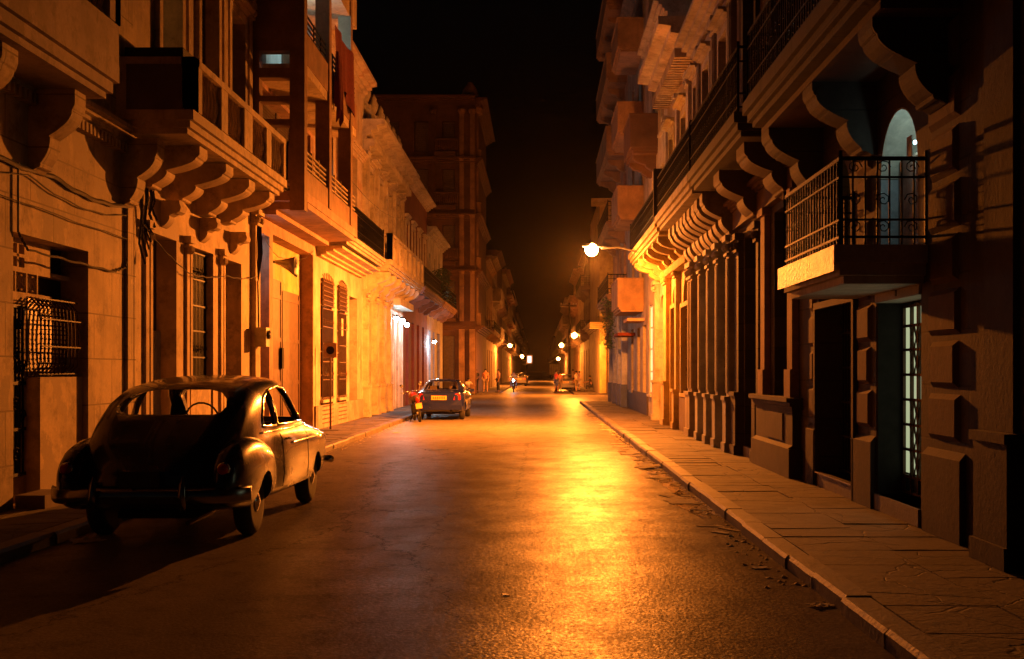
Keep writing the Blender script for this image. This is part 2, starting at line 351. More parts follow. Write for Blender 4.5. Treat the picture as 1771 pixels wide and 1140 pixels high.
def slabs(name, xa, xb, y0, y1, dx, dy, seed, broken=()):
    """pavement of separate flags with open joints, each a little tilted, some sunken"""
    rnd = random.Random(seed); mb = MB()
    y = y0
    while y < y1:
        h = dy*rnd.uniform(.85, 1.2); ye = min(y1, y+h)
        x = xa(y) if callable(xa) else xa; xe = xb(y) if callable(xb) else xb
        nx = max(1, round((xe-x)/dx)); off = 0
        xs = [x+(xe-x)*i/nx+(rnd.uniform(-.06, .06) if 0 < i < nx else 0) for i in range(nx+1)]
        for i in range(nx):
            g = .004; sink = -.008*rnd.random() if rnd.random() < .3 else 0
            tz = [.12+sink+rnd.uniform(-.006, .006) for _ in range(4)]
            a, b2 = xs[i]+g, xs[i+1]-g; c, d2 = y+g, ye-g
            q = [(a+rnd.uniform(-.01, .01), c), (b2, c+rnd.uniform(-.02, .02)), (b2+rnd.uniform(-.01, .01), d2), (a, d2)]
            if rnd.random() < .5 and y < 34:     # cracked flag: split with a jagged gap
                k = rnd.uniform(.3, .7); k2 = rnd.uniform(.3, .7); j = rnd.uniform(.003, .008)
                pa = (q[0][0]+(q[3][0]-q[0][0])*k, q[0][1]+(q[3][1]-q[0][1])*k); pb = (q[1][0]+(q[2][0]-q[1][0])*k2, q[1][1]+(q[2][1]-q[1][1])*k2)
                pm = ((pa[0]+pb[0])/2, (pa[1]+pb[1])/2+rnd.uniform(-.08, .08))
                polys = [[q[0], q[1], (pb[0], pb[1]-j), (pm[0], pm[1]-j), (pa[0], pa[1]-j)], [(pa[0], pa[1]+j), (pm[0], pm[1]+j), (pb[0], pb[1]+j), q[2], q[3]]]
            else: polys = [q]
            for P in polys:
                dz = rnd.uniform(-.004, .003)
                n = len(P); top = [(p[0], p[1], tz[min(ii, 3)]*.5+.06+dz+sink) for ii, p in enumerate(P)]; bot = [(p[0], p[1], .0) for p in P]
                mb.add(top+bot, [tuple(range(n))]+[(ii, n+ii, n+(ii+1) % n, (ii+1) % n) for ii in range(n)])
        y = ye
    return tag(mb.build(name, M['pave']), kind='structure')
slabs('pavement', KR+.2, 3.9, 2, 60, .75, .8, 3)
slabs('pavement', lambda y: -6.6, lambda y: kerbL(y)-.2, 3, 72, .7, .9, 4)
mb = MB(); mb.box(KR+.16, 4.2, 2, 60, -.01, .085); mb.box(-6.9, -4.96, 2, 72, -.01, .085)
tag(mb.build('pavement_bed', M['dado']), kind='structure')
mb = MB(); rnd = random.Random(5)
for x0, y0, y1, sgn in ((KR, 2, 60, 1), (None, 3, 72, -1)):
    y = y0
    while y < y1:
        L = rnd.uniform(.85, 1.15); w = .2; g = .006; ye = min(y1, y+L)
        for a in (0,):
            xa = x0 if x0 else kerbL(y); xb = x0 if x0 else kerbL(ye); j = rnd.uniform(-.012, .012); z = .125+rnd.uniform(-.008, .006)
            pf = [(0, 0), (0.0, z-.03), (sgn*.025, z), (sgn*w, z), (sgn*w, 0)]
            vs = [(xa+j+p[0], y+g, p[1]) for p in pf]+[(xb+j+p[0], ye-g, p[1]) for p in pf]
            n = 5; mb.add(vs, [tuple(range(n)), tuple(range(2*n-1, n-1, -1))]+[(i, (i+1) % n, n+(i+1) % n, n+i) for i in range(n)])
        y = ye
tag(mb.build('kerb', M['kerb']), kind='structure')
# far block pavements
mb = MB(); mb.box(2.5, 4.3, 82, 420, 0, .12); mb.box(-4.6, -2.9, 82.6, 420, 0, .12); mb.box(4.3, 40, 81.6, 83.2, 0, .12); mb.box(-40, -4.6, 82, 83.4, 0, .12)
tag(mb.build('pavement', M['pave']), kind='structure')
# water standing in the right gutter
def blob(cx, cy, rx, ry, seed, z=.003, n=90):
    rnd = random.Random(seed); vs = []
    for i in range(n):
        a = 2*PI*i/n; k = 1+.35*noise.noise(Vector((math.cos(a)*1.5, math.sin(a)*1.5, seed*3.1)))+.18*noise.noise(Vector((math.cos(a)*6, math.sin(a)*6, seed)))
        vs.append((min(KR-.004, cx+rx*k*math.cos(a)), cy+ry*k*math.sin(a), z))
    return vs
for cx, cy, rx, ry, sd in ((2.03, 23.5, .15, 2.4, 1), (1.99, 18.4, .2, 2.3, 2), (1.97, 14.6, .22, 1.4, 3), (2.06, 29.5, .09, 3.0, 6)):
    mb = MB(); vs = blob(cx, cy, rx, ry, sd); mb.add(vs, [tuple(range(len(vs)))])
    tag(mb.build('puddle', M['water']), kind='structure')

# ------------------------------------------------------------------ facade kit
def cornice_poly(d0, z0, d1, z1, steps=4):
    """stepped moulding profile, grows from d0 at z0 to d1 at z1"""
    pts = [(-.02, z0)]
    for i in range(steps):
        k = (i+1)/steps; zz = z0+(z1-z0)*i/steps; pts.append((d0+(d1-d0)*(k*k*.6+.4*k), zz)); pts.append((d0+(d1-d0)*(k*k*.6+.4*k), zz+(z1-z0)/steps*.8))
    pts += [(d1, z1), (-.02, z1)]
    return pts
def scroll_poly(z1, h, p):
    """console profile in (d,z): full-bodied, rolling under in two lobes to the wall"""
    pts = [(-.02, z1), (p, z1), (p, z1-.2*h), (p*.97, z1-.26*h)]
    for i in range(7):
        t = i/6; pts.append((p*(.94-.5*t**1.9), z1-h*(.28+.3*t)))
    for i in range(7):
        t = i/6; pts.append((p*(.47-.27*t**2.2), z1-h*(.6+.34*t)))
    pts += [(p*.08, z1-h), (-.02, z1-h)]
    return pts
class Facade:
    def __init__(s, name, label, side, X, y0, y1, h, mat, ops=(), bd=.4, depth=9, cat='building', arch=()):
        s.side, s.X, s.y0, s.y1, s.h, s.mat = side, X, y0, y1, h, mat
        s.root = empty(name, (X, (y0+y1)/2, 0), label, cat)
        s.ops = ops
        m = MB(side, X)
        ss = sorted({y0, y1, *[o[0] for o in ops], *[o[1] for o in ops]}); zs = sorted({0.0, h, *[o[2] for o in ops], *[o[3] for o in ops]})
        def hole(a, b):
            if a < 0 or b < 0 or a >= len(ss)-1 or b >= len(zs)-1: return None
            cs, cz = (ss[a]+ss[a+1])/2, (zs[b]+zs[b+1])/2
            return any(o[0] < cs < o[1] and o[2] < cz < o[3] for o in ops)
        for a in range(len(ss)-1):
            for b in range(len(zs)-1):
                p, q, r, t2 = ss[a], ss[a+1], zs[b], zs[b+1]
                if not hole(a, b): m.quad((0, p, r), (0, q, r), (0, q, t2), (0, p, t2))
                else:
                    if hole(a-1, b) is False: m.quad((0, p, r), (-bd, p, r), (-bd, p, t2), (0, p, t2))
                    if hole(a+1, b) is False: m.quad((0, q, r), (-bd, q, r), (-bd, q, t2), (0, q, t2))
                    if hole(a, b-1) is not True: m.quad((0, p, r), (-bd, p, r), (-bd, q, r), (0, q, r))
                    if hole(a, b+1) is not True: m.quad((0, p, t2), (-bd, p, t2), (-bd, q, t2), (0, q, t2))
        # returns and roof strip over the facade thickness, then the body behind
        m.quad((0, y0, 0), (-bd, y0, 0), (-bd, y0, h), (0, y0, h)); m.quad((0, y1, 0), (-bd, y1, 0), (-bd, y1, h), (0, y1, h)); m.quad((0, y0, h), (-bd, y0, h), (-bd, y1, h), (0, y1, h))
        for o in ops:
            if len(o) > 4 and 'a' in o[4]:          # arched head: two spandrels
                c = (o[0]+o[1])/2; r = (o[1]-o[0])/2; zc = o[3]-r
                for sg in (-1, 1):
                    pl = [(c+sg*r, zc)]+[(c+sg*r*math.cos(a*PI/16), zc+r*math.sin(a*PI/16)) for a in range(1, 9)]+[(c+sg*r, o[3])]
                    m.prism([(q[0], q[1]) for q in pl], -bd+.002, 0, axis=0)
        me = m.mesh('wall', fixn=False); s.wall = link_mesh('wall', me, mat, s.root)
        m = MB(side, X); m.box(-bd-depth, -bd, y0+.004, y1-.004, 0, h-.004); m.build('rear_block', mat, s.root)
    def mb(s): return MB(s.side, s.X)
    def part(s, m, name, mat, parent=None, smooth=False): return m.build(name, mat, parent or s.root, smooth=smooth)
    def cornice(s, z, h=.35, p=.35, y0=None, y1=None, mat=None, name='cornice', dentil=0):
        y0 = s.y0+.003 if y0 is None else y0; y1 = s.y1-.003 if y1 is None else y1
        m = s.mb(); m.prism([(a, b) for a, b in cornice_poly(.04, z-h, p, z)], y0, y1, axis=1)
        if dentil:
            y = y0+.05
            while y < y1-dentil: m.box(.0, p*.55, y, y+dentil*.5, z-h*.95-dentil, z-h*.95); y += dentil
        return s.part(m, name, mat or s.mat)
    def pilaster(s, y0, y1, z0, z1, p=.12, mat=None, base=.9, cap=.35, flute=False):
        m = s.mb(); m.box(-.01, p, y0, y1, z0, z1); mat = mat or s.mat
        if base: m.box(-.01, p+.07, y0-.05, y1+.05, z0, z0+base); m.box(-.01, p+.1, y0-.075, y1+.075, z0+base+.001, z0+base+.08); m.box(-.01, p+.1, y0-.07, y1+.07, z0, z0+.18)
        if cap:
            m.box(-.01, p+.05, y0-.04, y1+.04, z1-cap, z1-cap+.06); m.box(-.01, p+.08, y0-.06, y1+.06, z1-.12, z1-.002)
            m.lathe([(.03, 0), (.07, .04), (.07, .1), (.03, .14)], (p+.03, y0+.03, z1-.3), 8); m.lathe([(.03, 0), (.07, .04), (.07, .1), (.03, .14)], (p+.03, y1-.03, z1-.3), 8)
        if flute:
            n = 3; w = (y1-y0)/(2*n+1)
            for i in range(n): m.box(p, p+.025, y0+w*(2*i+1), y0+w*(2*i+2), z0+base+.15, z1-cap-.05)
        return s.part(m, 'pilaster', mat)
    def frame(s, y0, y1, z0, z1, w=.14, p=.06, parent=None, mat=None, head=0, name='surround'):
        m = s.mb(); m.box(-.005, p, y0-w, y0-.003, z0, z1+w); m.box(-.005, p, y1+.003, y1+w, z0, z1+w); m.box(-.005, p, y0-.003, y1+.003, z1+.003, z1+w)
        if head: m.prism(cornice_poly(.05, z1+w+.05, p+head, z1+w+.2, 3), y0-w-.06, y1+w+.06)
        return s.part(m, name, mat or s.mat, parent)
    def door(s, y0, y1, z0, z1, rec=.22, kind='panel', mat=None, arch=False):
        mat = mat or M['woodd']; m = s.mb(); g = .004
        y0 += g; y1 -= g; z1 -= g
        m.box(-rec-.05, -rec, y0, y1, z0+.002, z1)
        n = 2 if y1-y0 > .75 else 1; w = (y1-y0)/n
        if kind == 'panel':
            for i in range(n):
                a, b = y0+w*i, y0+w*(i+1)
                m.box(-rec, -rec+.03, a+.01, a+.1, z0+.02, z1-.02); m.box(-rec, -rec+.03, b-.1, b-.01, z0+.02, z1-.02)
                k = max(2, int((z1-z0)/.8)); hh = (z1-z0-.1)/k
                for j in range(k+1): m.box(-rec, -rec+.028, a+.1, b-.1, z0+.02+hh*j, z0+.1+hh*j)
        elif kind == 'plain':
            m.box(-rec, -rec+.02, y0+w-.03, y0+w+.03, z0+.02, z1-.02)
        elif kind == 'louvre':
            for i in range(n):
                a, b = y0+w*i, y0+w*(i+1); m.box(-rec, -rec+.035, a+.01, a+.07, z0+.02, z1-.02); m.box(-rec, -rec+.035, b-.07, b-.01, z0+.02, z1-.02)
                z = z0+.1
                while z < z1-.08: m.add([(-rec, a+.07, z+.05), (-rec, b-.07, z+.05), (-rec+.03, b-.07, z), (-rec+.03, a+.07, z)], [(0, 1, 2, 3)]); z += .07
        elif kind == 'ribbed':
            y = y0+.01
            while y < y1-.04: m.prism([(-rec, y), (-rec+.03, y+.02), (-rec+.03, y+.04), (-rec, y+.06)], z0+.02, z1-.02, axis=2); y += .075
        d = s.part(m, 'door', mat)
        h = s.mb(); h.lathe([(.02, 0), (.03, .02), (.03, .05), (.01, .07)], (-rec+.02, (y0+y1)/2-.09, z0+1.0), 8, axis=0); s.part(h, 'handle', M['galv'], d)
        return d
    def window(s, y0, y1, z0, z1, rec=.15, mat=None, pane=None, grille=False, sill=True, bars=2, kind='glass'):
        g = .004; y0 += g; y1 -= g; z0 += g; z1 -= g
        if kind == 'louvre':
            d = s.door(y0, y1, z0, z1, rec, 'louvre', mat or M['louvre']); rename(d, 'shutter')
        else:
            m = s.mb(); fw = .06
            m.box(-rec-.04, -rec+.02, y0, y0+fw, z0, z1); m.box(-rec-.04, -rec+.02, y1-fw, y1, z0, z1); m.box(-rec-.04, -rec+.02, y0+fw, y1-fw, z0, z0+fw); m.box(-rec-.04, -rec+.02, y0+fw, y1-fw, z1-fw, z1)
            for i in range(1, bars): yy = y0+(y1-y0)*i/bars; m.box(-rec-.03, -rec+.01, yy-.02, yy+.02, z0+fw, z1-fw)
            k = max(2, round((z1-z0)/.7))
            for i in range(1, k): zz = z0+(z1-z0)*i/k; m.box(-rec-.03, -rec+.008, y0+fw, y1-fw, zz-.018, zz+.018)
            d = s.part(m, 'window', mat or M['woodd'])
            q = s.mb(); q.box(-rec-.036, -rec-.024, y0+.02, y1-.02, z0+.02, z1-.02); s.part(q, 'pane', pane or M['glassd'], d)
        if sill: q = s.mb(); q.box(.003, .1, y0-.08, y1+.08, z0-.09, z0-.01); s.part(q, 'sill', s.mat, d)
        if grille: s.grille(y0, y1, z0, z1, d)
        return d
    def grille(s, y0, y1, z0, z1, parent=None, d=.03, step=.11, mat=None, curls=True, r=.009):
        m = s.mb(); y = y0+.03
        while y < y1: m.box(d-r, d+r, y-r, y+r, z0+.03, z1-.03); y += step
        for k in range(0, 6):
            zz = z0+.05+(z1-z0-.1)*k/5; m.box(d+r, d+3*r, y0+.01, y1-.01, zz-.014, zz+.014)
        if curls:
            for k in (1, 4):
                zc = z0+.05+(z1-z0-.1)*k/5+.14; n = max(1, int((y1-y0)/.25))
                for i in range(n):
                    yc = y0+(y1-y0)*(i+.5)/n
                    m.tube([(d+.02, yc+.09*(1-a/14)*math.cos(a*.75), zc+.09*(1-a/14)*math.sin(a*.75)) for a in range(13)], .007, 4)
        return s.part(m, 'grille', mat or M['iron'], parent)
    def corbel(s, y, w, z1, h, p, parent, mat=None, dark=False):
        rj = random.Random(int(y*97)); h *= rj.uniform(.95, 1.04); p *= rj.uniform(.96, 1.0); w *= rj.uniform(.94, 1.06)
        m = s.mb(); m.prism(scroll_poly(z1, h, p), y-w/2, y+w/2, axis=1)
        m.lathe([(.02, y-w/2-.02), (.07, y-w/2-.015), (.07, y+w/2+.015), (.02, y+w/2+.02)], (p*.85, 0, z1-.24*h), 9, axis=1)
        m.lathe([(.01, y-w/2-.015), (.04, y-w/2-.01), (.04, y+w/2+.01), (.01, y+w/2+.015)], (p*.2, 0, z1-.92*h), 8, axis=1)
        return s.part(m, 'corbel', mat or s.mat, parent)
    def balcony(s, y0, y1, z, p=.95, th=.22, rail='iron', rh=.95, corbels=3, mat=None, ch=.5, cw=.28, solid=0, base=0, rmat=None):
        """slab top at z"""
        mat = mat or s.mat
        m = s.mb(); m.box(-.02, p-.06, y0+.05, y1-.05, z-th, z-th*.6); m.box(-.02, p, y0, y1, z-th*.6+.001, z)
        m.box(-.02, p-.12, y0+.12, y1-.12, z-th-.08, z-th-.001)
        if base: m.box(p-.12, p-.004, y0+.004, y1-.004, z+.001, z+base); m.box(0, p-.12, y0+.004, y0+.12, z+.001, z+base); m.box(0, p-.12, y1-.12, y1-.004, z+.001, z+base)
        b = s.part(m, 'balcony', mat)
        for i in range(corbels):
            y = y0+(y1-y0)*(i+.5)/corbels; s.corbel(y, cw, z-th-.082, ch, p*.86, b, mat)
        zr = z+base
        m = s.mb(); f = p-.07
        if rail == 'iron':
            rm = rmat or M['iron']
            for (a, c) in (((f, y0+.05), (f, y1-.05)), ((0, y0+.05), (f, y0+.05)), ((0, y1-.05), (f, y1-.05))):
                A = Vector((a[0], a[1], 0)); B = Vector((c[0], c[1], 0)); L = (B-A).length; n = max(2, int(L/.12))
                for zz, hh in ((zr+.08, .012), (zr+rh-.04, .02), (zr+rh*.75, .01), (zr+rh*.28, .01)):
                    q0, q1 = A, B; m.box(min(q0.x, q1.x)-.012, max(q0.x, q1.x)+.012, min(q0.y, q1.y)-.012, max(q0.y, q1.y)+.012, zz-hh, zz+hh)
                for i in range(n+1):
                    q = A+(B-A)*i/n; r = .016 if i in (0, n) else .008; m.box(q.x-r, q.x+r, q.y-r, q.y+r, zr, zr+rh-.02 if i not in (0, n) else zr+rh+.04)
                nn = max(1, int(L/.24))
                for i in range(nn):
                    q = A+(B-A)*(i+.5)/nn; u = (B-A).normalized()
                    for zc, sg in ((zr+.18, 1), (zr+rh*.86, -1), (zr+rh*.5, 1)):
                        m.tube([tuple(q+u*(.075*(1-a/13)*math.cos(a*.85)*sg)+Vector((0, 0, zc+.075*(1-a/13)*math.sin(a*.85)))) for a in range(0, 12, 1)], .007, 3)
            s.part(m, 'railing', rm, b)
        elif rail == 'baluster':
            for (ax, ay, bx, by) in ((f, y0+.1, f, y1-.1), (.05, y0+.1, f, y0+.1), (.05, y1-.1, f, y1-.1)):
                L = math.hypot(bx-ax, by-ay); n = max(2, int(L/.17)); gg = max(1, round(L/1.5))
                for i in range(n+1):
                    k = i/n; x, y = ax+(bx-ax)*k, ay+(by-ay)*k
                    if any(abs(k*gg-j) < .03*gg+.02 for j in range(gg+1)) : m.box(x-.09, x+.09, y-.09, y+.09, zr, zr+rh)
                    else: m.lathe([(.05, 0), (.05, .05), (.025, .09), (.06, rh*.38), (.03, rh*.72), (.045, rh*.8), (.045, rh-.1)], (x, y, zr+.001), 7)
                m.box(min(ax, bx)-.1, max(ax, bx)+.1, min(ay, by)-.1, max(ay, by)+.1, zr+rh-.1, zr+rh)
            s.part(m, 'balustrade', mat, b)
        elif rail == 'solid':
            m.box(p-.12, p-.002, y0+.002, y1-.002, zr+.001, zr+rh); m.box(0, p-.12, y0+.002, y0+.12, zr+.001, zr+rh); m.box(0, p-.12, y1-.12, y1-.002, zr+.001, zr+rh); m.box(-.01, p+.03, y0-.03, y1+.03, zr+rh+.001, zr+rh+.06)
            s.part(m, 'parapet', rmat or mat, b)
        elif rail == 'bars':
            for k in range(4):
                zz = zr+rh*(k+1)/4; m.box(f-.02, f+.02, y0+.03, y1-.03, zz-.022, zz+.022)
            s.part(m, 'railing', rmat or M['ironr'], b)
        return b
    def parapet(s, h=.8, urns=0, mat=None):
        m = s.mb(); z = s.h; n = max(2, int((s.y1-s.y0)/1.8)); m.box(-.3, -.05, s.y0+.01, s.y1-.01, z, z+h*.25); m.box(-.32, -.02, s.y0+.01, s.y1-.01, z+h*.85, z+h)
        L = s.y1-s.y0; k = int(L/.3)
        for i in range(k): m.lathe([(.05, 0), (.03, .1), (.08, h*.25), (.04, h*.5), (.05, h*.6)], (-.18, s.y0+.15+L*i/k, z+h*.25), 6)
        for i in range(n+1): y = s.y0+.17+(L-.34)*i/n; m.box(-.34, -.0, y-.16, y+.16, z, z+h+.08)
        q = s.part(m, 'roof_parapet', mat or s.mat)
        if urns:
            for i in range(n+1):
                y = s.y0+.17+(L-.34)*i/n; u = s.mb(); u.lathe([(.1, 0), (.06, .08), (.16, .3), (.18, .45), (.1, .6), (.12, .65), (.02, .85)], (-.18, y, z+h+.081), 9); s.part(u, 'urn', mat or s.mat, q, True)
        return q
# ================================================================== LEFT SIDE
# --- A: nearest house, ochre ashlar, grilled entrance and bulging window grille
A = Facade('ashlar_house', 'ochre block-lined house at far left with grilled door, vent holes and bulging window grille', -1, -6.0, 8.5, 17.1, 13, M['ochre'],
           ops=[(10.2, 11.6, .12, 3.5), (13.2, 15.4, .12, 3.3), (11.4, 12.5, 6.0, 8.8), (14.8, 15.9, 6.0, 8.8)])
m = A.mb()                        # set-back infill with vent holes
ops = [(13.3, 14.02, .42, 2.52), (14.1, 15.3, 1.62, 2.62)]
m.box(-.36, -.25, 13.2, 13.3, .12, 3.3); m.box(-.36, -.25, 13.3, 14.02, .12, .42); m.box(-.36, -.25, 13.3, 14.02, 2.52, 2.66)
m.box(-.36, -.25, 14.02, 14.1, .12, 2.66); m.box(-.36, -.08, 14.1, 15.4, .12, 1.62); m.box(-.36, -.25, 14.1, 14.85, 2.62, 2.66); m.box(-.36, -.25, 15.3, 15.4, 1.62, 2.66)
for i in range(5): m.box(-.36, -.25, 13.2+i*.3, 13.23+i*.3, 2.66, 2.9)
m.box(-.36, -.25, 13.2, 15.4, 2.9, 2.96); m.box(-.36, -.25, 13.2, 13.55, 2.96, 3.3); m.box(-.36, -.25, 14.05, 14.8, 2.96, 3.3)
m.box(-.36, -.25, 13.55, 14.05, 3.24, 3.3); m.box(-.36, -.25, 13.55, 14.05, 3.08, 3.12)
for i in range(2): m.box(-.36, -.25, 13.68+i*.17, 13.73+i*.17, 2.96, 3.24)
for i in range(4):
    c = (13.36+i*.31, 2.78); m.tube([(-.26, c[0]+.09*math.cos(a*PI/5), c[1]+.09*math.sin(a*PI/5)) for a in range(10)], .012, 4, True)
    m.tube([(-.26, c[0]-.13, c[1]-.11), (-.26, c[0]+.13, c[1]+.11)], .01, 4); m.tube([(-.26, c[0]-.13, c[1]+.11), (-.26, c[0]+.13, c[1]-.11)], .01, 4)
A.part(m, 'entrance_screen', M['ochre2'])
m = A.mb(); m.box(-.38, -.37, 13.2, 15.4, .12, 3.3); A.part(m, 'inner_hall', M['dark'])  # near-black sheet stands in for the unlit hall
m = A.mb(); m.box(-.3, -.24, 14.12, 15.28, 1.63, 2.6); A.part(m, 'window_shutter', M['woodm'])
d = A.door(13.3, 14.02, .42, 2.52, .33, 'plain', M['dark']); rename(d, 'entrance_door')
m = A.mb(); rnd = random.Random(3)
for i in range(8): y = 13.33+i*.09; m.box(-.24, -.222, y, y+.016, .44, 2.5)
for zz in (.46, 1.0, 1.55, 2.48): m.box(-.222, -.205, 13.31, 14.0, zz-.02, zz+.02)
for zc, yc in ((2.2, 13.45), (1.9, 13.7), (1.75, 13.9), (1.2, 13.48), (1.3, 13.7), (1.15, 13.88), (.8, 13.5), (.7, 13.72), (2.25, 13.78)):
    m.tube([(-.2, yc+.1*(1-a/16)*math.cos(a*.8), zc+.1*(1-a/16)*math.sin(a*.8)) for a in range(14)], .011, 4)
A.part(m, 'door_gate', M['iron'])
m = A.mb(); m.box(0, .34, 13.25, 13.95, .08, .27); A.part(m, 'doorstep', M['dado'])
m2 = A.mb(); m = A.mb()                        # bulging grille of twisted bars
for i in range(11):
    y = 14.1+i*.115; lit = i < 7
    pts = [(-.1+.03*math.sin(PI*k/8)-.1*(k in (0, 8)), y, 1.64+.97*k/8) for k in range(9)]
    m.tube(pts, .013 if lit else .009, 5)
    for k in range(16):
        if lit: m.lathe([(.012, -.012), (.024, 0), (.012, .012)], (-.1+.03*math.sin(PI*(k+.5)/16), y+(.01 if k % 2 else -.01), 1.67+.06*k), 5)
for zz, dd in ((1.66, -.1), (2.0, -.06), (2.35, -.06), (2.6, -.1)): m2.box(dd, dd+.01, 14.1, 15.28, zz-.008, zz+.008)
gr_ = A.part(m, 'window_grille', M['ironr']); A.part(m2, 'cross_bar', M['iron'], gr_)
A.door(10.2, 11.6, .12, 3.5, .25, 'panel', M['woodd']); A.window(11.4, 12.5, 6.0, 8.8, kind='louvre'); A.window(14.8, 15.9, 6.0, 8.8, kind='louvre')
A.balcony(8.6, 14.2, 5.44, p=.85, th=.34, rail='baluster', rh=.7, base=.5, corbels=0, mat=M['dadol'])
for y in (9.6, 11.8): A.corbel(y, .34, 5.08, .95, .62, A.root)
for y in (13.75, 16.75): A.corbel(y, .34, 5.05, 1.0, .55, A.root)
A.cornice(5.2, .26, .22, 9, 17.08, dentil=.13)
m = A.mb(); m.box(.003, .05, 16.75, 17.08, .12, 5.0); A.part(m, 'corner_strip', A.mat)
A.cornice(12.9, .5, .5)

# --- B: three tall doors under a baluster balcony
B = Facade('three_door_house', 'orange-lit house with three tall narrow doors under a long balustraded balcony', -1, -6.0, 17.1, 24.6, 13, M['ochre2'],
           ops=[(17.9, 19.05, .12, 3.85), (19.95, 21.2, 1.42, 3.85), (22.05, 23.2, 1.42, 3.85), (18.2, 19.2, 5.46, 8.7), (20.3, 21.4, 5.46, 8.7), (22.3, 23.3, 5.46, 8.7)])
d = B.door(17.9, 19.05, .12, 3.85, .3, 'plain', M['woodd']); m = B.mb()
y = 17.93
while y < 18.99: m.prism([(-.26, y), (-.22, y+.025), (-.22, y+.045), (-.26, y+.07)], .14, 2.35, axis=2); y += .08
B.part(m, 'roller_shutter', M['steel'], d)
d = B.door(19.95, 21.2, 1.42, 3.85, .3, 'panel', M['woodm']); B.grille(19.95, 21.2, 1.42, 3.85, d, d=-.1, step=.085)
B.door(22.05, 23.2, 1.42, 3.85, .3, 'panel', M['woodd'])
for a, b in ((17.9, 19.05), (19.95, 21.2), (22.05, 23.2)):
    B.frame(a, b, .12, 3.85, w=.1, p=.03)
    B.pilaster(a-.36, a-.22, .12, 4.0, .045, base=0, cap=.2)
    c = (a+b)/2; m = B.mb(); m.prism(scroll_poly(4.42, .42, .3), c-.13, c+.13, axis=1); m.lathe([(.03, c-.16), (.09, c-.15), (.09, c+.15), (.03, c+.16)], (.24, 0, 4.3), 9, axis=1); B.part(m, 'keystone_scroll', B.mat)
bal = B.balcony(16.4, 22.5, 5.42, p=1.1, th=.24, rail='baluster', rh=.75, corbels=0, mat=M['ochre2'])
for y in (17.5, 19.0, 20.5, 21.9): B.corbel(y, .42, 5.08, .62, .95, bal)
m = B.mb(); m.box(.02, 1.02, 16.42, 16.5, 5.424, 6.12); B.part(m, 'end_panel', M['dado'], bal)
m = B.mb(); m.box(.06, .9, 16.58, 19.2, 5.43, 6.35); 
B.part(m, 'dark_end_block', M['dark'], bal)  # near-black block filling the balcony's near end
B.window(18.2, 19.2, 5.46, 8.7, .3, pane=M['win_y'], mat=M['woodm'], sill=False); B.window(20.3, 21.4, 5.46, 8.7, .2, kind='louvre', sill=False); B.window(22.3, 23.3, 5.46, 8.7, .2, kind='louvre', sill=False)
for a, b in ((18.2, 19.2), (20.3, 21.4), (22.3, 23.3)): B.frame(a, b, 5.46, 8.7, .16, .09, head=.15); B.pilaster(b+.3, b+.55, 5.46, 9.3, .1, base=.4)
B.cornice(9.7, .4, .4); B.cornice(12.9, .5, .5)
B.pilaster(24.1, 24.5, .12, 5.1, .1)

# --- C: modern colonnaded block with garage and open galleries
C = Facade('gallery_block', 'modern block with open railed galleries on tall fins above a recessed garage', -1, -6.0, 24.6, 30.8, 13.5, M['rose'],
           ops=[(24.75, 25.75, .12, 4.7), (26.1, 30.72, .12, 4.8), (25.0, 30.4, 5.5, 7.9), (25.0, 30.4, 8.3, 10.8)], bd=.36)
m = C.mb(); m.box(-.33, -.3, 24.76, 25.74, .13, 4.69); C.part(m, 'side_door', M['greyblue'])
m = C.mb(); m.box(-.35, -.34, 26.1, 30.72, .12, 4.8); C.part(m, 'garage_wall', M['yellow'])
m = C.mb(); 
for i, (a, b, z) in enumerate(((26.2, 28.2, 3.9), (28.22, 30.3, 3.7))):
    m.box(-.33, -.28, a, b, .13, z); m.box(-.28, -.26, a+.04, a+.12, .15, z-.03); m.box(-.28, -.26, b-.12, b-.04, .15, z-.03)
    for k in range(4): m.box(-.28, -.265, a+.12, b-.12, .3+k*1.05, .4+k*1.05)
g = C.part(m, 'garage_door', M['woodm']); m = C.mb(); m.box(-.26, -.2, 27.95, 28.15, 1.75, 2.25); C.part(m, 'lock_box', M['iron'], g)
m = C.mb(); m.prism(cornice_poly(.05, 5.05, 1.08, 5.3, 2), 24.62, 30.78); m.box(-.02, 1.1, 24.3, 31.2, 5.301, 5.5); C.part(m, 'gallery_slab', M['rose'])
m = C.mb(); m.box(.98, 1.1, 24.3, 31.2, 5.501, 5.95); C.part(m, 'gallery_parapet', M['brown'])
m = C.mb()
for k in range(4): zz = 6.02+k*.11; m.box(1.02, 1.06, 24.5, 31.1, zz, zz+.04)
for y in (25.2, 26.0, 28.0, 28.9, 30.4): m.box(1.02, 1.06, y, y+.04, 5.95, 6.46)
C.part(m, 'gallery_railing', M['ochre2'])
m = C.mb(); m.box(-.02, 1.08, 24.4, 31.1, 8.0, 8.2); C.part(m, 'upper_gallery_slab', M['ochre2'])
m = C.mb(); m.box(.98, 1.1, 24.4, 31.1, 8.201, 8.85); C.part(m, 'upper_gallery_parapet', M['brown'])
m = C.mb()
for k in range(4): zz = 8.93+k*.12; m.box(1.02, 1.05, 24.5, 31.1, zz, zz+.03)
for y in (24.7, 25.5, 26.3, 27.8, 29.2, 30.4): m.box(1.02, 1.05, y, y+.03, 8.85, 9.34)
C.part(m, 'upper_gallery_railing', M['iron'])
m = C.mb(); m.box(-.02, 1.1, 24.4, 31.1, 10.9, 11.1); m.box(.98, 1.1, 24.4, 31.1, 11.101, 11.7); C.part(m, 'top_slab', M['ochre2'])
for y in (26.9, 29.95):
    m = C.mb(); m.box(.8, 1.13, y, y+.28, 5.5, 12.6); C.part(m, 'gallery_column', M['brown'])
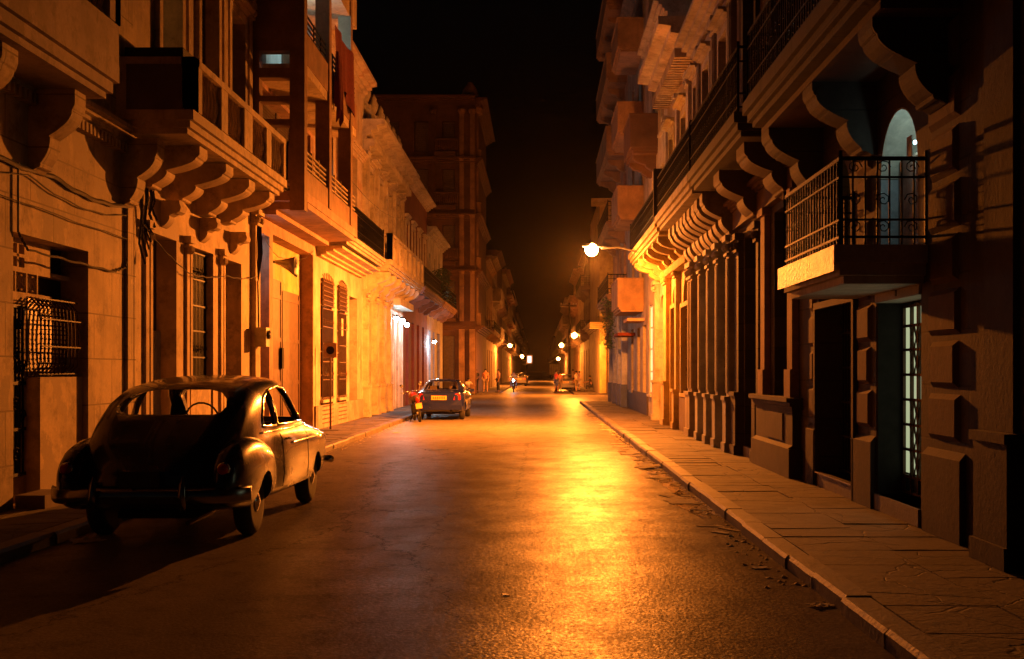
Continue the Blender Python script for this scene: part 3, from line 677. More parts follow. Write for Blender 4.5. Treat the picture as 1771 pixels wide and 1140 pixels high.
# breezeway fin with ladder openings, facing down the street
m = C.mb(); y0, y1 = 23.98, 24.28
m.box(.83, 1.14, y0, y1, 5.05, 13.0); m.box(.003, .2, y0, y1, 5.6, 13.0); m.box(.2, .83, y0, y1, 8.36, 13.0)
for a, b in ((7.8, 8.0), (7.3, 7.42), (6.82, 6.94), (5.6, 6.45)): m.box(.2, .83, y0, y1, a, b)
C.part(m, 'ladder_fin', M['brown'])
C.door(25.0, 30.4, 5.5, 7.9, .3, 'louvre', M['louvre'])
m = C.mb(); m.box(-.32, -.28, 25.0, 30.4, 8.3, 10.8); C.part(m, 'gallery_rear_wall', M['white'])
for y in (25.6, 28.2): m = C.mb(); m.box(-.279, -.25, y, y+.9, 8.3, 10.4); C.part(m, 'gallery_door', M['woodm'])
m = C.mb(); m.box(-.279, -.22, 26.8, 27.9, 9.6, 10.4); C.part(m, 'picture_board', M['win_y'])  # board given its own faint glow, with no lamp in it
C.cornice(13.4, .3, .2)
t1 = MB(); 
tb = empty('fluorescent_batten', (-5.9, 27.6, 10.7), 'cold blue fluorescent batten lighting the upper gallery of the modern block', 'lamp')
q = MB(); q.box(-6.0, -5.92, 27.0, 28.3, 10.72, 10.8); q.build('housing', M['white'], tb); q = MB(); q.tube([(-5.96, 27.05, 10.69), (-5.96, 28.25, 10.69)], .018, 8); q.build('tube', M['tube_c'], tb)
light('batten_light', (-5.6, 27.6, 10.5), (.45, .88, 1), 55, .15, parent=tb)

dl = empty('doorway_tube', (-6.1, 25.3, 4.5), 'cold tube light at the head of the narrow blue-grey doorway beside the garage', 'lamp')
q = MB(); q.tube([(-6.2, 24.95, 4.55), (-6.2, 25.6, 4.55)], .015, 7); q.build('tube', M['tube_c'], dl); q = MB(); q.box(-6.24, -6.16, 24.9, 25.65, 4.57, 4.62); q.build('housing', M['white'], dl); light('doorway_light', (-6.17, 25.0, 4.3), (.7, .9, 1), 3, .08, parent=dl)
# --- D: pale plaster house with two tall barred windows
D = Facade('barred_window_house', 'pale plaster house with two tall ironwork windows and an open dark doorway', -1, -6.0, 30.8, 39.3, 11.6, M['pale'],
           ops=[(31.75, 33.5, .9, 4.25), (34.35, 35.8, .9, 4.25), (36.6, 38.2, .12, 4.1), (32.2, 33.3, 5.5, 8.6), (34.4, 35.5, 5.5, 8.6), (36.6, 37.7, 5.5, 8.6), (32.3, 33.2, 9.2, 10.5), (36.7, 37.6, 9.2, 10.5)])
for a, b in ((31.75, 33.5), (34.35, 35.8)):
    w = D.window(a, b, .9, 4.25, .12, mat=M['louvre']); rename(w, 'tall_window')
    D.grille(a, b, .9, 3.5, w, d=.05, step=.12, mat=M['ironr'])
    D.grille(a, b, 3.5, 4.25, w, d=.05, step=.07, mat=M['ironr'], r=.014); D.grille(a, b, .2, .88, w, d=.03, step=.1, mat=M['ironr'], r=.012)
    m = D.mb(); m.box(.03, .07, a, b, 4.255, 4.28)
    for i in range(7): yy = a+(b-a)*(i+.5)/7; hh = .12*math.sin(PI*(i+.5)/7)+.05; m.tube([(.05, yy, 4.27), (.05, yy+.05, 4.3+hh*.6), (.05, yy-.03, 4.3+hh)], .014, 4)
    D.part(m, 'grille_crest', M['ironr'], w)
D.door(36.6, 38.2, .12, 4.1, .36, 'plain', M['dark'])  # near-black panel stands in for the dark of the open doorway
for a, b in ((32.2, 33.3), (34.4, 35.5), (36.6, 37.7)): D.window(a, b, 5.5, 8.6, kind='louvre', sill=False); D.frame(a, b, 5.5, 8.6, .15, .08, head=.15)
for a, b in ((32.3, 33.2), (36.7, 37.6)): D.window(a, b, 9.2, 10.5)
D.cornice(5.1, .28, .7, 31.2, 38.6, mat=M['ochre2'])
D.balcony(31.6, 38.9, 5.48, p=.85, th=.2, rail='iron', rh=.95, corbels=0)
D.cornice(9.0, .25, .25); D.cornice(11.5, .5, .5); D.parapet(.7, 0)
m = D.mb(); m.box(.003, .06, 30.85, 39.2, .12, .75); D.part(m, 'base_course', M['dadol'])
m = D.mb(); m.box(.062, .07, 34.75, 35.05, 2.75, 3.3); D.part(m, 'paper_notice', M['paper'])

# --- E: ornate consoled house
E = Facade('consoled_house', 'ornate stuccoed house with clustered columns, scroll consoles and rooftop urns', -1, -6.0, 39.3, 51, 10.4, M['cream'],
           ops=[(40.2, 41.3, .12, 4.2), (42.2, 43.3, .12, 4.2), (44.2, 45.2, .12, 4.2), (46.4, 47.6, .12, 4.1), (48.3, 49.3, .12, 4.1), (49.8, 50.6, .12, 4.1), (40.3, 41.3, 5.6, 8.7), (42.8, 43.8, 5.6, 8.7), (45.4, 46.4, 5.6, 8.7), (48, 49, 5.6, 8.7)])
for a, b in ((40.2, 41.3), (42.2, 43.3), (44.2, 45.2)): E.door(a, b, .12, 4.2, .3, 'panel', M['woodm'])
for a, b in ((46.4, 47.6), (48.3, 49.3), (49.8, 50.6)): E.door(a, b, .12, 4.1, .25, 'panel', M['woodg']); E.frame(a, b, .12, 4.1, .1, .05, mat=M['white'])
for y in (39.4, 41.5, 41.85, 43.5, 43.85, 45.4): E.pilaster(y, y+.28, .12, 4.5, .16, base=1.0, flute=True)
for a, b in ((40.3, 41.3), (42.8, 43.8), (45.4, 46.4), (48, 49)): E.window(a, b, 5.6, 8.7, kind='louvre', sill=False); E.frame(a, b, 5.6, 8.7, .18, .12, head=.25)
for y in (39.4, 41.9, 44.4, 47, 49.8): E.pilaster(y, y+.35, 5.6, 9.4, .16, base=.6, flute=True)
E.balcony(39.6, 50.8, 5.55, p=.95, th=.3, rail='baluster', rh=.9, corbels=7, ch=.7, cw=.3)
E.cornice(10.3, .7, .75, dentil=.25); E.parapet(.75, 1)
m = E.mb(); m.box(.003, .5, 46.0, 50.8, 4.35, 4.62); E.part(m, 'fascia_box', M['white'])
for y in (40.4, 43.0, 45.6, 48.2):      # festoons on the upper wall
    m = E.mb(); rnd = random.Random(int(y*10))
    for i in range(26): a = i/25; m.lathe([(.01, -.06), (.07, 0), (.01, .06)], (.03, y+1.6*a, 9.35-.45*math.sin(PI*a)+rnd.uniform(-.04, .04)), 6)
    for i in range(10): m.lathe([(.01, -.07), (.08, 0), (.01, .07)], (.03, y+rnd.uniform(-.1, .1), 9.3-i*.1), 6)
    E.part(m, 'festoon', E.mat)

# --- F: dark red house ; G: pale end house
F = Facade('maroon_house', 'dark red painted house with white-edged windows and planted iron balcony', -1, -6.0, 51, 62, 10.7, M['maroon'],
           ops=[(52, 53.2, .12, 4), (54.4, 55.6, .12, 4), (56.8, 58, .12, 4), (59.4, 60.4, .12, 4), (52, 53, 5.5, 8.4), (54.6, 55.6, 5.5, 8.4), (57.2, 58.2, 5.5, 8.4), (59.8, 60.8, 5.5, 8.4)])
for a, b in ((52, 53.2), (54.4, 55.6), (56.8, 58), (59.4, 60.4)): F.door(a, b, .12, 4, .3, 'panel', M['woodd'])
for a, b in ((52, 53), (54.6, 55.6), (57.2, 58.2), (59.8, 60.8)): F.window(a, b, 5.5, 8.4, kind='louvre', sill=False); F.frame(a, b, 5.5, 8.4, .2, .07, mat=M['white'], head=.1)
F.balcony(51.4, 61.7, 5.5, p=.95, th=.26, rail='iron', corbels=4, mat=M['plum']); F.cornice(10.6, .35, .5, mat=M['white'])
G = Facade('pale_end_house', 'pale grey end house with lantern, last before the cross street on the left', -1, -6.0, 62, 72, 9.6, M['greyblue'],
           ops=[(63, 64, .12, 3.9), (65.4, 66.4, .12, 3.9), (68, 70, .12, 3.9), (63, 64, 5.5, 8.2), (66, 67, 5.5, 8.2), (69, 70, 5.5, 8.2)])
for a, b in ((63, 64), (65.4, 66.4), (68, 70)): G.door(a, b, .12, 3.9, .3, 'panel', M['woodd'])
for a, b in ((63, 64), (66, 67), (69, 70)): G.window(a, b, 5.5, 8.2, kind='louvre')
G.balcony(62.3, 71.6, 5.5, p=.95, rail='iron', corbels=4, mat=M['rose']); G.cornice(9.5, .4, .5)

# --- H: tall corner tower of the second block, facing the cross street
H = empty('corner_tower', (-6.5, 88, 0), 'tall brown corner building with stacked bay balconies rising over the cross street', 'building')
def front_block(root, x0, x1, y, h, depth, mat, floors, win, arch=None):
    """body with a face turned to the cross street; windows set in that face"""
    m = MB(); m.box(x0, x1, y+.4, y+depth, 0, h); m.build('rear_block', mat, root)
    xs = sorted({x0, x1, *[v for a in win for v in a]}); m = MB(); zs = [0.0]
    for f in floors: zs += [f[0], f[1]]
    zs.append(h)
    for i in range(len(xs)-1):
        for j in range(len(zs)-1):
            hole = j % 2 == 1 and any(a[0] <= xs[i] < a[1] for a in win)
            if not hole: m.quad((xs[i], y, zs[j]), (xs[i+1], y, zs[j]), (xs[i+1], y, zs[j+1]), (xs[i], y, zs[j+1]))
            else:
                a, b, c, d2 = xs[i], xs[i+1], zs[j], zs[j+1]
                for q in (((a, c), (a, d2)), ((b, c), (b, d2)), ((a, c), (b, c)), ((a, d2), (b, d2))):
                    m.quad((q[0][0], y, q[0][1]), (q[1][0], y, q[1][1]), (q[1][0], y+.4, q[1][1]), (q[0][0], y+.4, q[0][1]))
    for sx in (x0, x1): m.quad((sx, y, 0), (sx, y+.4, 0), (sx, y+.4, h), (sx, y, h))
    m.quad((x0, y, h), (x1, y, h), (x1, y+.4, h), (x0, y+.4, h))
    link_mesh('wall', m.mesh('wall', False), mat, root)
    for f in floors:
        for a in win:
            q = MB(); q.box(a[0]+.05, a[1]-.05, y+.25, y+.3, f[0]+.03, f[1]-.03)
            for k in range(int((f[1]-f[0])/.14)): q.box(a[0]+.1, a[1]-.1, y+.22, y+.25, f[0]+.1+k*.14, f[0]+.17+k*.14)
            q.build('shutter', M['louvre'], root)
fl = [(.13, 4.2), (5.6, 8.2), (9.6, 12.2), (13.6, 16.2), (17.4, 19.6)]
front_block(H, -14, -4.5, 82.6, 21.5, 16, M['umber'], fl, [(-13, -12), (-11, -10), (-8.9, -7.9), (-6.9, -6.0)])  # wall colour darkened to paint the tower's dim face
for f in fl[1:]:
    m = MB(); m.box(-7.4, -5.9, 81.8, 82.6, f[0]-.35, f[0]-.1); b = m.build('balcony', M['umber'], H); q = MB()
    for i in range(12): q.lathe([(.06, 0), (.03, .1), (.08, .4), (.05, .8)], (-7.3+i*.14, 81.9, f[0]-.1), 6)
    q.box(-7.4, -5.7, 81.82, 82.0, f[0]+.7, f[0]+.82); q.build('balustrade', M['umber'], b)
for x in (-7.5, -5.5, -4.75):
    m = MB(); m.box(x-.2, x+.2, 82.35, 82.6, 0, 4.7); m.build('pilaster', M['brown'] if x > -6 else M['umber'], H)  # left pilasters darker, right ones lighter: the lit corner painted in
    for f in fl[1:]: m = MB(); m.box(x-.16, x+.16, 82.4, 82.598, f[0]-.3, f[1]+.5); m.lathe([(.2, 0), (.28, .15), (.28, .3)], (x, 82.45, f[1]+.5), 8); m.build('pilaster', M['brown'] if x > -6 else M['umber'], H)
for z, p in ((5.0, .6), (9.0, .45), (13.0, .45), (17.0, .5), (21.3, .8)):
    m = MB(); m.prism([(-4.5+q*1, zz) for q, zz in cornice_poly(.05, z-.5, p, z)], 82.6, 98); m.prism([(82.6-q, zz) for q, zz in cornice_poly(.05, z-.5, p, z)], -14, -4.5+p*.0, axis=0); m.build('cornice', M['umber'], H)
# rounded bays on the street corner
m = MB()
for f in fl[1:]: m.lathe([(.3, 0), (.75, .5), (.8, .55), (.8, 1.4), (.85, 1.45), (.5, 1.5)], (-5.0, 84.0, f[0]-1.1), 14)
m.lathe([(.62, 5.0), (.62, 20.4)], (-5.0, 84.0, 0), 14); m.build('corner_bay', M['brown'], H, smooth=False)
m = MB(); m.lathe([(.9, 20.4), (1.0, 20.7), (.8, 21.4), (.5, 22.2), (.15, 22.7)], (-5.0, 84.0, 0), 12); m.build('bay_cap', M['brown'], H)

# --- buildings further down both sides
def far_house(name, label, side, X, y0, y1, h, mat, gm=None, lamp=0):
    n = max(2, round((y1-y0)/4)); ops = []; fl = [(.12, 3.6)]; z = 5
    while z < h-3: fl.append((z+.2, z+2.6)); z += 3.8
    for i in range(n):
        c = y0+(y1-y0)*(i+.5)/n
        for a, b in fl: ops.append((c-.65, c+.65, a, b))
    f = Facade(name, label, side, X, y0, y1, h, mat, ops, bd=.35)
    for o in ops:
        if o[2] < 1: f.door(*o[:4], .22, 'plain', gm or M['woodd'])
        else: f.window(*o[:4], .15, bars=2)
    for a, b in fl[1:]: f.balcony(y0+.6, y1-.6, a-.02, p=.85, rail='iron' if int(h*10) % 2 else 'solid', corbels=3, rh=.9)
    f.cornice(h-.1, .4, .5); return f
mats = ['brown', 'stone', 'plum', 'ochre2', 'rose', 'cream', 'dadol', 'yellow']
XL2, XR2 = -4.6, 4.3
yl = 98.01; i = 0
for w, h, nm, lb in ((16, 11.5, 'grey_row_house', 'narrow dim row house just past the brown corner tower'), (13, 13.2, 'mid_row_house', 'taller dim row house two past the corner tower on the left'), (17, 15.1, 'lamp_row_house', 'house at left behind the first distant street lamp'),
                     (20, 14, 'shop_row_house', 'distant left house beside the parked motor vehicles'), (24, 16.3, 'tall_row_house', 'tall distant left house near the glowing white sign'), (40, 15, 'long_row_house', 'long far left terrace beyond the white sign'), (80, 13.5, 'end_row_house', 'last left terrace closing the street view'), (120, 12.4, 'last_terrace', 'farthest low terrace on the left fading into darkness')):
    far_house(nm, lb, -1, XL2, yl, yl+w-.02, h, M[mats[i % 8]]); yl += w; i += 1
# right block 2: corner face lit by the street lamp
I = empty('lit_corner_house', (6, 86, 0), 'yellow-lit corner house across the side street on the right, carved capital by its corner', 'building')
front_block(I, 4.3, 12, 81.9, 14, 15, M['yellow'], [(.13, 4), (5.6, 8.3), (9.5, 12)], [(6.2, 7.3), (8.6, 9.7)])
for x in (4.6, 5.3): m = MB(); m.box(x-.16, x+.16, 81.7, 81.898, 0, 4.7); m.lathe([(.18, 0), (.3, .25), (.22, .3), (.34, .5), (.34, .6)], (x, 81.85, 4.1), 9); m.build('carved_column', M['yellow'], I)
m = MB(); m.prism([(81.9-q, zz) for q, zz in cornice_poly(.05, 4.7, .7, 5.2)], 3.6, 12, axis=0); m.prism([(4.3-q, zz) for q, zz in cornice_poly(.05, 4.7, .7, 5.2)], 81.9, 96.8); m.build('cornice', M['yellow'], I); m = MB(); m.prism([(81.9-q, zz) for q, zz in cornice_poly(.05, 13.4, .6, 13.9)], 3.7, 12, axis=0); m.build('roof_cornice', M['yellow'], I)
yl = 97; i = 2
for w, h, nm, lb in ((14, 12.1, 'plum_row_house', 'dim right-hand house next past the yellow-lit corner'), (15, 10.4, 'low_row_house', 'low right-hand house behind the utility pole'), (18, 13, 'stepped_row_house', 'right-hand house behind the second distant lamp'), (24, 11.3, 'ochre_row_house', 'small distant right-hand house behind the group of people'), (40, 12.6, 'far_row_house', 'long distant right-hand terrace past the lamps'), (90, 11, 'end_terrace', 'far right-hand terrace at the end of the street'), (120, 10.4, 'farthest_terrace', 'farthest right-hand terrace lost in the dark')):
    far_house(nm, lb, 1, XR2, yl, yl+w-.02, h, M[mats[i % 8]]); yl += w; i += 1

# ================================================================== RIGHT SIDE
XR = 3.85
# --- R0: darkest house at the right edge
R0 = Facade('dark_edge_house', 'unlit house at the right picture edge with a tall dark doorway', 1, XR, 3.5, 10.3, 13, M['shadedark'], ops=[(7.2, 9.0, .12, 5.2), (4.2, 5.8, .12, 4.5)])
R0.door(7.2, 9.0, .12, 5.2, .35, 'panel', M['woodd']); R0.door(4.2, 5.8, .12, 4.5, .35, 'panel', M['woodd']); R0.pilaster(9.15, 9.75, .12, 6.2, .1, mat=M['shadedark'], base=1.0); R0.frame(7.2, 9.0, .12, 5.2, .13, .05)
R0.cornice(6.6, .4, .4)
# --- R1: quoined house with low iron balcony
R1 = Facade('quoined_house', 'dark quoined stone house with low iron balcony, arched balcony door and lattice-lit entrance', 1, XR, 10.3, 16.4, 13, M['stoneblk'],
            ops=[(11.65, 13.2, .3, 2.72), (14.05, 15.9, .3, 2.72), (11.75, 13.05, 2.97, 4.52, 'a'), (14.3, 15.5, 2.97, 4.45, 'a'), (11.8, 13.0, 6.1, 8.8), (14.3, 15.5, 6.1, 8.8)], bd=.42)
for y0, y1 in ((10.55, 11.35), (13.35, 13.92), (16.02, 16.36)):      # quoins
    m = R1.mb(); z = 1.02; k = 0
    while z < 5.0:
        o = .05 if k % 2 else 0; w0, w1 = y0+o, y1-o
        m.add([(0, w0, z+.02), (0, w1, z+.02), (0, w1, z+.46), (0, w0, z+.46), (.045, w0+.05, z+.07), (.045, w1-.05, z+.07), (.045, w1-.05, z+.41), (.045, w0+.05, z+.41)], [(0, 1, 2, 3), (4, 5, 6, 7), (0, 1, 5, 4), (1, 2, 6, 5), (2, 3, 7, 6), (3, 0, 4, 7)])
        z += .5; k += 1
    R1.part(m, 'quoins', M['umber'])
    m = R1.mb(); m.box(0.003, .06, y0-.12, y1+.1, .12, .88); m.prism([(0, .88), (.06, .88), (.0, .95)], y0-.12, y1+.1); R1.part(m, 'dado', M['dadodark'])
d = R1.door(11.65, 13.2, .3, 2.48, .38, 'plain', M['woodm']); rename(d, 'lattice_door')
m = R1.mb(); m.box(-.325, -.32, 11.7, 13.15, .55, 2.43); R1.part(m, 'frosted_pane', M['win_g'], d)
m = R1.mb(); y0, y1 = 11.7, 13.19
for yy in (11.66, 12.62, 12.85, 13.13): m.box(-.318, -.285, yy, yy+.045, .32, 2.46)
for zz in (.32, .5, .8, 1.08, 1.36, 1.64, 1.92, 2.2, 2.42): m.box(-.318, -.29, 11.7, 13.17, zz, zz+.03)
for k in range(6):
    z0 = .53+k*.28
    if k == 3: continue
    for i in range(2):
        a = 12.4+i*.26
        m.tube([(-.3, a, z0), (-.3, a+.13, z0+.28), (-.3, a+.26, z0)], .013, 4); m.tube([(-.3, a, z0+.28), (-.3, a+.13, z0), (-.3, a+.26, z0+.28)], .013, 4)
R1.part(m, 'lattice', M['ironr'], d)
m = R1.mb(); m.box(-.37, -.01, 13.17, 13.196, .3, 2.47); R1.part(m, 'jamb_lining', M['dark'], d)  # dark lining added to keep the jamb in shade beside the lit pane
m = R1.mb(); m.box(-.3, .02, 11.66, 13.19, 2.48, 2.7); p_ = R1.part(m, 'door_header', M['white'])
m = R1.mb(); m.box(.021, .028, 12.25, 12.55, 2.575, 2.61); m.box(.021, .028, 12.38, 12.42, 2.51, 2.68); R1.part(m, 'header_cross', M['iron'], p_)
m = R1.mb(); m.box(-.4, .03, 11.66, 13.19, .12, .3); R1.part(m, 'threshold', M['kerb'])
d = R1.door(14.05, 15.9, .3, 2.72, .41, 'plain', M['dark']); R1.grille(14.05, 15.9, .3, 2.72, d, d=-.3, step=.13)
m = R1.mb(); m.box(-.4, .03, 14.06, 15.89, .12, .3); tr_ = R1.part(m, 'threshold', M['kerb']); m = R1.mb(); m.box(-.02, .06, 14.06, 15.89, .301, .32); R1.part(m, 'metal_nosing', M['galv'], tr_)
m = R1.mb(); n = 16; vs = []
for dd in (-.415, -.004):
    for rr in (.649, .63):
        for k in range(n+1): vs.append((dd, 12.4+rr*math.cos(PI*k/n), 3.87+rr*math.sin(PI*k/n)))
q4 = lambda a, b_: [(a*(n+1)+k, a*(n+1)+k+1, b_*(n+1)+k+1, b_*(n+1)+k) for k in range(n)]
m.add(vs, q4(0, 1)+q4(2, 3)+q4(0, 2)+q4(1, 3)); R1.part(m, 'arch_lining', M['white'])
m = R1.mb(); m.box(-.415, -.004, 13.03, 13.048, 2.98, 3.86); R1.part(m, 'jamb_lining', M['greyblue'])
R1.window(14.3, 15.5, 2.97, 4.43, .3, pane=M['win_y'], sill=False)
m = R1.mb(); m.box(-.41, -.2, 11.76, 13.04, 2.98, 4.05); R1.part(m, 'lobby_wall', M['dadol'])
m = R1.mb(); m.box(-.41, -.4, 11.76, 13.04, 4.06, 4.5); R1.part(m, 'lobby_vault', M['white'])
m = R1.mb(); m.box(-.2, -.16, 11.8, 12.3, 2.98, 4.0); R1.part(m, 'balcony_door', M['woodd'])
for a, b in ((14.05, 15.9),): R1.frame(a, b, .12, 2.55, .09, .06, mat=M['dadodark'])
for a, b in ((11.8, 13.0), (14.3, 15.5)): R1.window(a, b, 6.1, 8.8, kind='louvre', sill=False)
R1.balcony(11.45, 13.56+.6, 2.96, p=.92, th=.3, rail='iron', rh=.9, corbels=0, mat=M['white'])
m = R1.mb(); m.box(.921, .928, 11.46, 14.15, 2.7, 2.955); R1.part(m, 'balcony_fascia', M['enamel'])
b = R1.balcony(6.5+3.85, 16.2, 5.45, p=1.0, th=.28, rail='iron', rh=1.0, corbels=0)
for y in (11.0, 13.4, 15.9): R1.corbel(y, .5, 5.1, .95, .75, b)
q = R1.mb(); q.box(.0, .75, 10.5, 16.1, 5.0, 5.08); R1.part(q, 'bed_mould', M['umber'], b)
R1.cornice(12.9, .5, .5)
lt = empty('lobby_lamp', (4.2, 12.4, 4.2), 'small cold green-white lamp inside the arched balcony doorway', 'lamp')
q = MB(); q.lathe([(.008, 4.3), (.018, 4.29), (.018, 4.27), (.008, 4.26)], (4.0, 12.3, -.14), 8); q.build('bulb', M['tube_c'], lt); light('lobby_light', (4.0, 12.3, 4.12), (.6, .95, .85), 2.6, .03, parent=lt); q = MB(); q.box(3.93, 3.94, 12.2, 12.36, 3.98, 4.2); q.build('shade', M['white'], lt)  # shade added to stop lamp light reaching the opposite house

# --- R2: pedestal-window house
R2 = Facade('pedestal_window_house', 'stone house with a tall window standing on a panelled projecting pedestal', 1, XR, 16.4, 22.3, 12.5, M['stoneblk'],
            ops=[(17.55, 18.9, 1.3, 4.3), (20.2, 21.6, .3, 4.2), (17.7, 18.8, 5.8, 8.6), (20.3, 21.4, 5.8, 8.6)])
R2.window(17.55, 18.9, 1.3, 4.3, .25, grille=False, sill=False, mat=M['woodd'])
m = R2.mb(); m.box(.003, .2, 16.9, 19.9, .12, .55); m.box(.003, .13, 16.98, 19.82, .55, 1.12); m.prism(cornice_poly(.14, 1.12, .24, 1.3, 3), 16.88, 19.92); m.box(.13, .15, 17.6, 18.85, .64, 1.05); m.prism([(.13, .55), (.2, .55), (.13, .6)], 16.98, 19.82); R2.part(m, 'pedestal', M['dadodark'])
for y in (17.1, 19.2):
    m = R2.mb(); m.box(.003, .14, y, y+.42, 1.302, 1.72); m.box(.003, .1, y+.04, y+.38, 1.72, 4.3); m.box(.003, .15, y-.02, y+.44, 4.3, 4.42); R2.part(m, 'pilaster', M['rose'])
m = R2.mb(); m.box(.003, .13, 17.0, 22.2, 4.42, 4.75); m.prism(cornice_poly(.14, 4.75, .3, 4.92, 3), 16.95, 22.25); R2.part(m, 'entablature', M['umber'])
R2.door(20.2, 21.6, .3, 4.2, .36, 'panel', M['woodd']); R2.pilaster(19.95, 20.15, .12, 4.3, .07, base=1.1); R2.pilaster(21.75, 22.15, .12, 4.3, .1, base=1.1)
m = R2.mb(); m.box(-.38, .04, 20.21, 21.59, .12, .3); R2.part(m, 'threshold', M['kerb'])
for a, b in ((17.7, 18.8), (20.3, 21.4)): R2.window(a, b, 5.8, 8.6, kind='louvre', sill=False); R2.frame(a, b, 5.8, 8.6, .15, .08, head=.15)
b = R2.balcony(16.9, 22.28, 5.5, p=1.0, th=.26, rail='iron', rh=1.0, corbels=0)
for y in (17.7, 20.1): R2.corbel(y, .65, 5.15, .8, .8, b, mat=M['umber'])
R2.cornice(9.6, .3, .3)
# --- R3: grey clustered pilasters with consoles
R3 = Facade('grey_pilaster_house', 'grey house front of clustered fluted pilasters and rounded consoles between narrow windows', 1, XR, 22.3, 28.6, 12, M['stone'],
            ops=[(22.8, 23.7, 1.1, 4.3), (24.3, 24.95, 1.1, 4.3), (25.6, 26.25, 1.1, 4.3), (27.0, 27.7, 1.1, 4.3), (23.2, 24.2, 5.7, 8.6), (25.6, 26.6, 5.7, 8.6), (27.4, 28.2, 5.7, 8.6)])
for a, b in ((22.8, 23.7), (24.3, 24.95), (25.6, 26.25), (27.0, 27.7)):
    R3.window(a, b, 1.1, 4.3, .2, grille=True, sill=True)
for y in (22.42, 23.8, 25.05, 26.4, 27.8, 28.25): R3.pilaster(y, y+.3, .12, 4.35, .17, mat=M['greyblue'] if y < 27 else M['stone'], base=1.0, cap=.4, flute=True)
b = R3.balcony(22.32, 28.5, 5.5, p=1.0, th=.26, rail='iron', rh=1.0, corbels=0)
for y in (22.57, 23.3, 23.95, 24.6, 25.2, 25.9, 26.55, 27.3, 28.0): R3.corbel(y, .4, 5.15, .85, .7, b)
for a, c in ((23.2, 24.2), (25.6, 26.6), (27.4, 28.2)): R3.window(a, c, 5.7, 8.6, kind='louvre', sill=False); R3.frame(a, c, 5.7, 8.6, .16, .1, head=.2)
for y in (22.5, 24.7, 27.0): R3.pilaster(y, y+.35, 5.6, 9.3, .12, base=.5, flute=True)
R3.cornice(9.8, .4, .5); R3.cornice(11.9, .4, .4)
# --- R4: cream house by the lamp
R4 = Facade('cream_lamp_house', 'cream and yellow house right behind the big street lamp, arched barred window and carved cornice', 1, XR, 28.6, 34.6, 10.6, M['yellow'],
            ops=[(29.0, 30.9, 1.1, 4.35, 'a'), (31.9, 33.3, .3, 4.2, 'a'), (29.6, 30.6, 5.6, 8.4), (32.4, 33.4, 5.6, 8.4)])
R4.window(29.0, 30.9, 1.1, 4.35, .3, bars=3, mat=M['woodd']); R4.grille(29.02, 30.88, 1.1, 3.4, R4.root, d=-.1, step=.16); R4.door(31.9, 33.3, .3, 4.2, .34, 'panel', M['woodm'])
R4.frame(29.0, 30.9, 1.1, 3.4, .12, .07); R4.frame(31.9, 33.3, .12, 3.5, .12, .07)
m = R4.mb(); m.box(.003, .08, 28.7, 31.2, .12, 1.0); R4.part(m, 'dado', M['dado'])
R4.pilaster(31.35, 31.7, .12, 4.6, .14, base=1.0); R4.pilaster(33.6, 34.3, .12, 4.6, .16, base=1.2)
R4.cornice(5.05, .45, .45, dentil=.2)
R4.balcony(28.7, 37.2, 5.45, p=.98, th=.26, rail='iron', corbels=6, ch=.55)
m = R4.mb(); m.box(.05, 1.0, 28.75, 28.85, 5.452, 6.75); R4.part(m, 'balcony_screen', M['dark'])
for a, c in ((29.6, 30.6), (32.4, 33.4)): R4.window(a, c, 5.6, 8.4, kind='louvre', sill=False); R4.frame(a, c, 5.6, 8.4, .18, .1, head=.2)
for y in (28.8, 31.2, 33.9): R4.pilaster(y, y+.4, 5.6, 9.2, .14, base=.5, mat=M['cream'])
R4.cornice(10.5, .8, .9, mat=M['ochre2'], dentil=.25)
# --- R5
R5 = Facade('arched_shop_house', 'yellow-lit house with a bright white shutter, just past the street lamp bracket', 1, XR, 34.6, 40.6, 13, M['cream'],
            ops=[(35.2, 36.9, .12, 4.1, 'a'), (37.5, 38.4, .12, 3.6), (39.1, 40.3, .9, 4.0), (35.6, 36.6, 5.6, 8.2), (38.4, 39.4, 5.6, 8.2), (35.6, 36.6, 9.2, 11.6), (38.4, 39.4, 9.2, 11.6)])
R5.door(35.2, 36.9, .12, 4.1, .2, 'panel', M['yellow']); R5.door(37.5, 38.4, .12, 3.6, .2, 'panel', M['woodm']); R5.window(39.1, 40.3, .9, 4.0, .05, pane=M['win_w'], mat=M['white'])
for a in (35.6, 38.4):
    for z in (5.6, 9.2): R5.window(a, a+1, z, z+2.5, kind='louvre')
R5.pilaster(36.95, 37.3, .12, 4.6, .14, base=1.2); R5.balcony(37.4, 40.2, 9.1, p=.9, rail='solid', rh=.9, corbels=2, mat=M['umber']); R5.cornice(12.9, .4, .4)
# --- R6 box balconies
R6 = Facade('box_balcony_house', 'grey four-storey house with solid box balconies and lit blinds', 1, XR, 40.6, 50, 17, M['stone'],
            ops=[(41.6, 42.8, .12, 3.4), (44, 45.2, .12, 3.4), (47, 48.2, .9, 3.4), *[(43.2+k*3.4, 44.4+k*3.4, z, z+2.3) for k in (0, 1) for z in (4.6, 7.8, 11.0, 14.0)]])
for a, b in ((41.6, 42.8), (44, 45.2)): R6.door(a, b, .12, 3.4, .25, 'panel', M['woodd'])
R6.window(47, 48.2, .9, 3.4, .2)
for k in (0, 1):
    for z in (4.6, 7.8, 11.0, 14.0): R6.window(43.2+k*3.4, 44.4+k*3.4, z, z+2.3, .12, pane=M['win_c'] if (z in (7.8, 11.0) and k == 0) else None)
for z in (4.2, 7.6, 10.7, 13.8): R6.balcony(42.6, 46.2, z, p=.95, th=.2, rail='solid', rh=.9, corbels=0, mat=M['brown'])
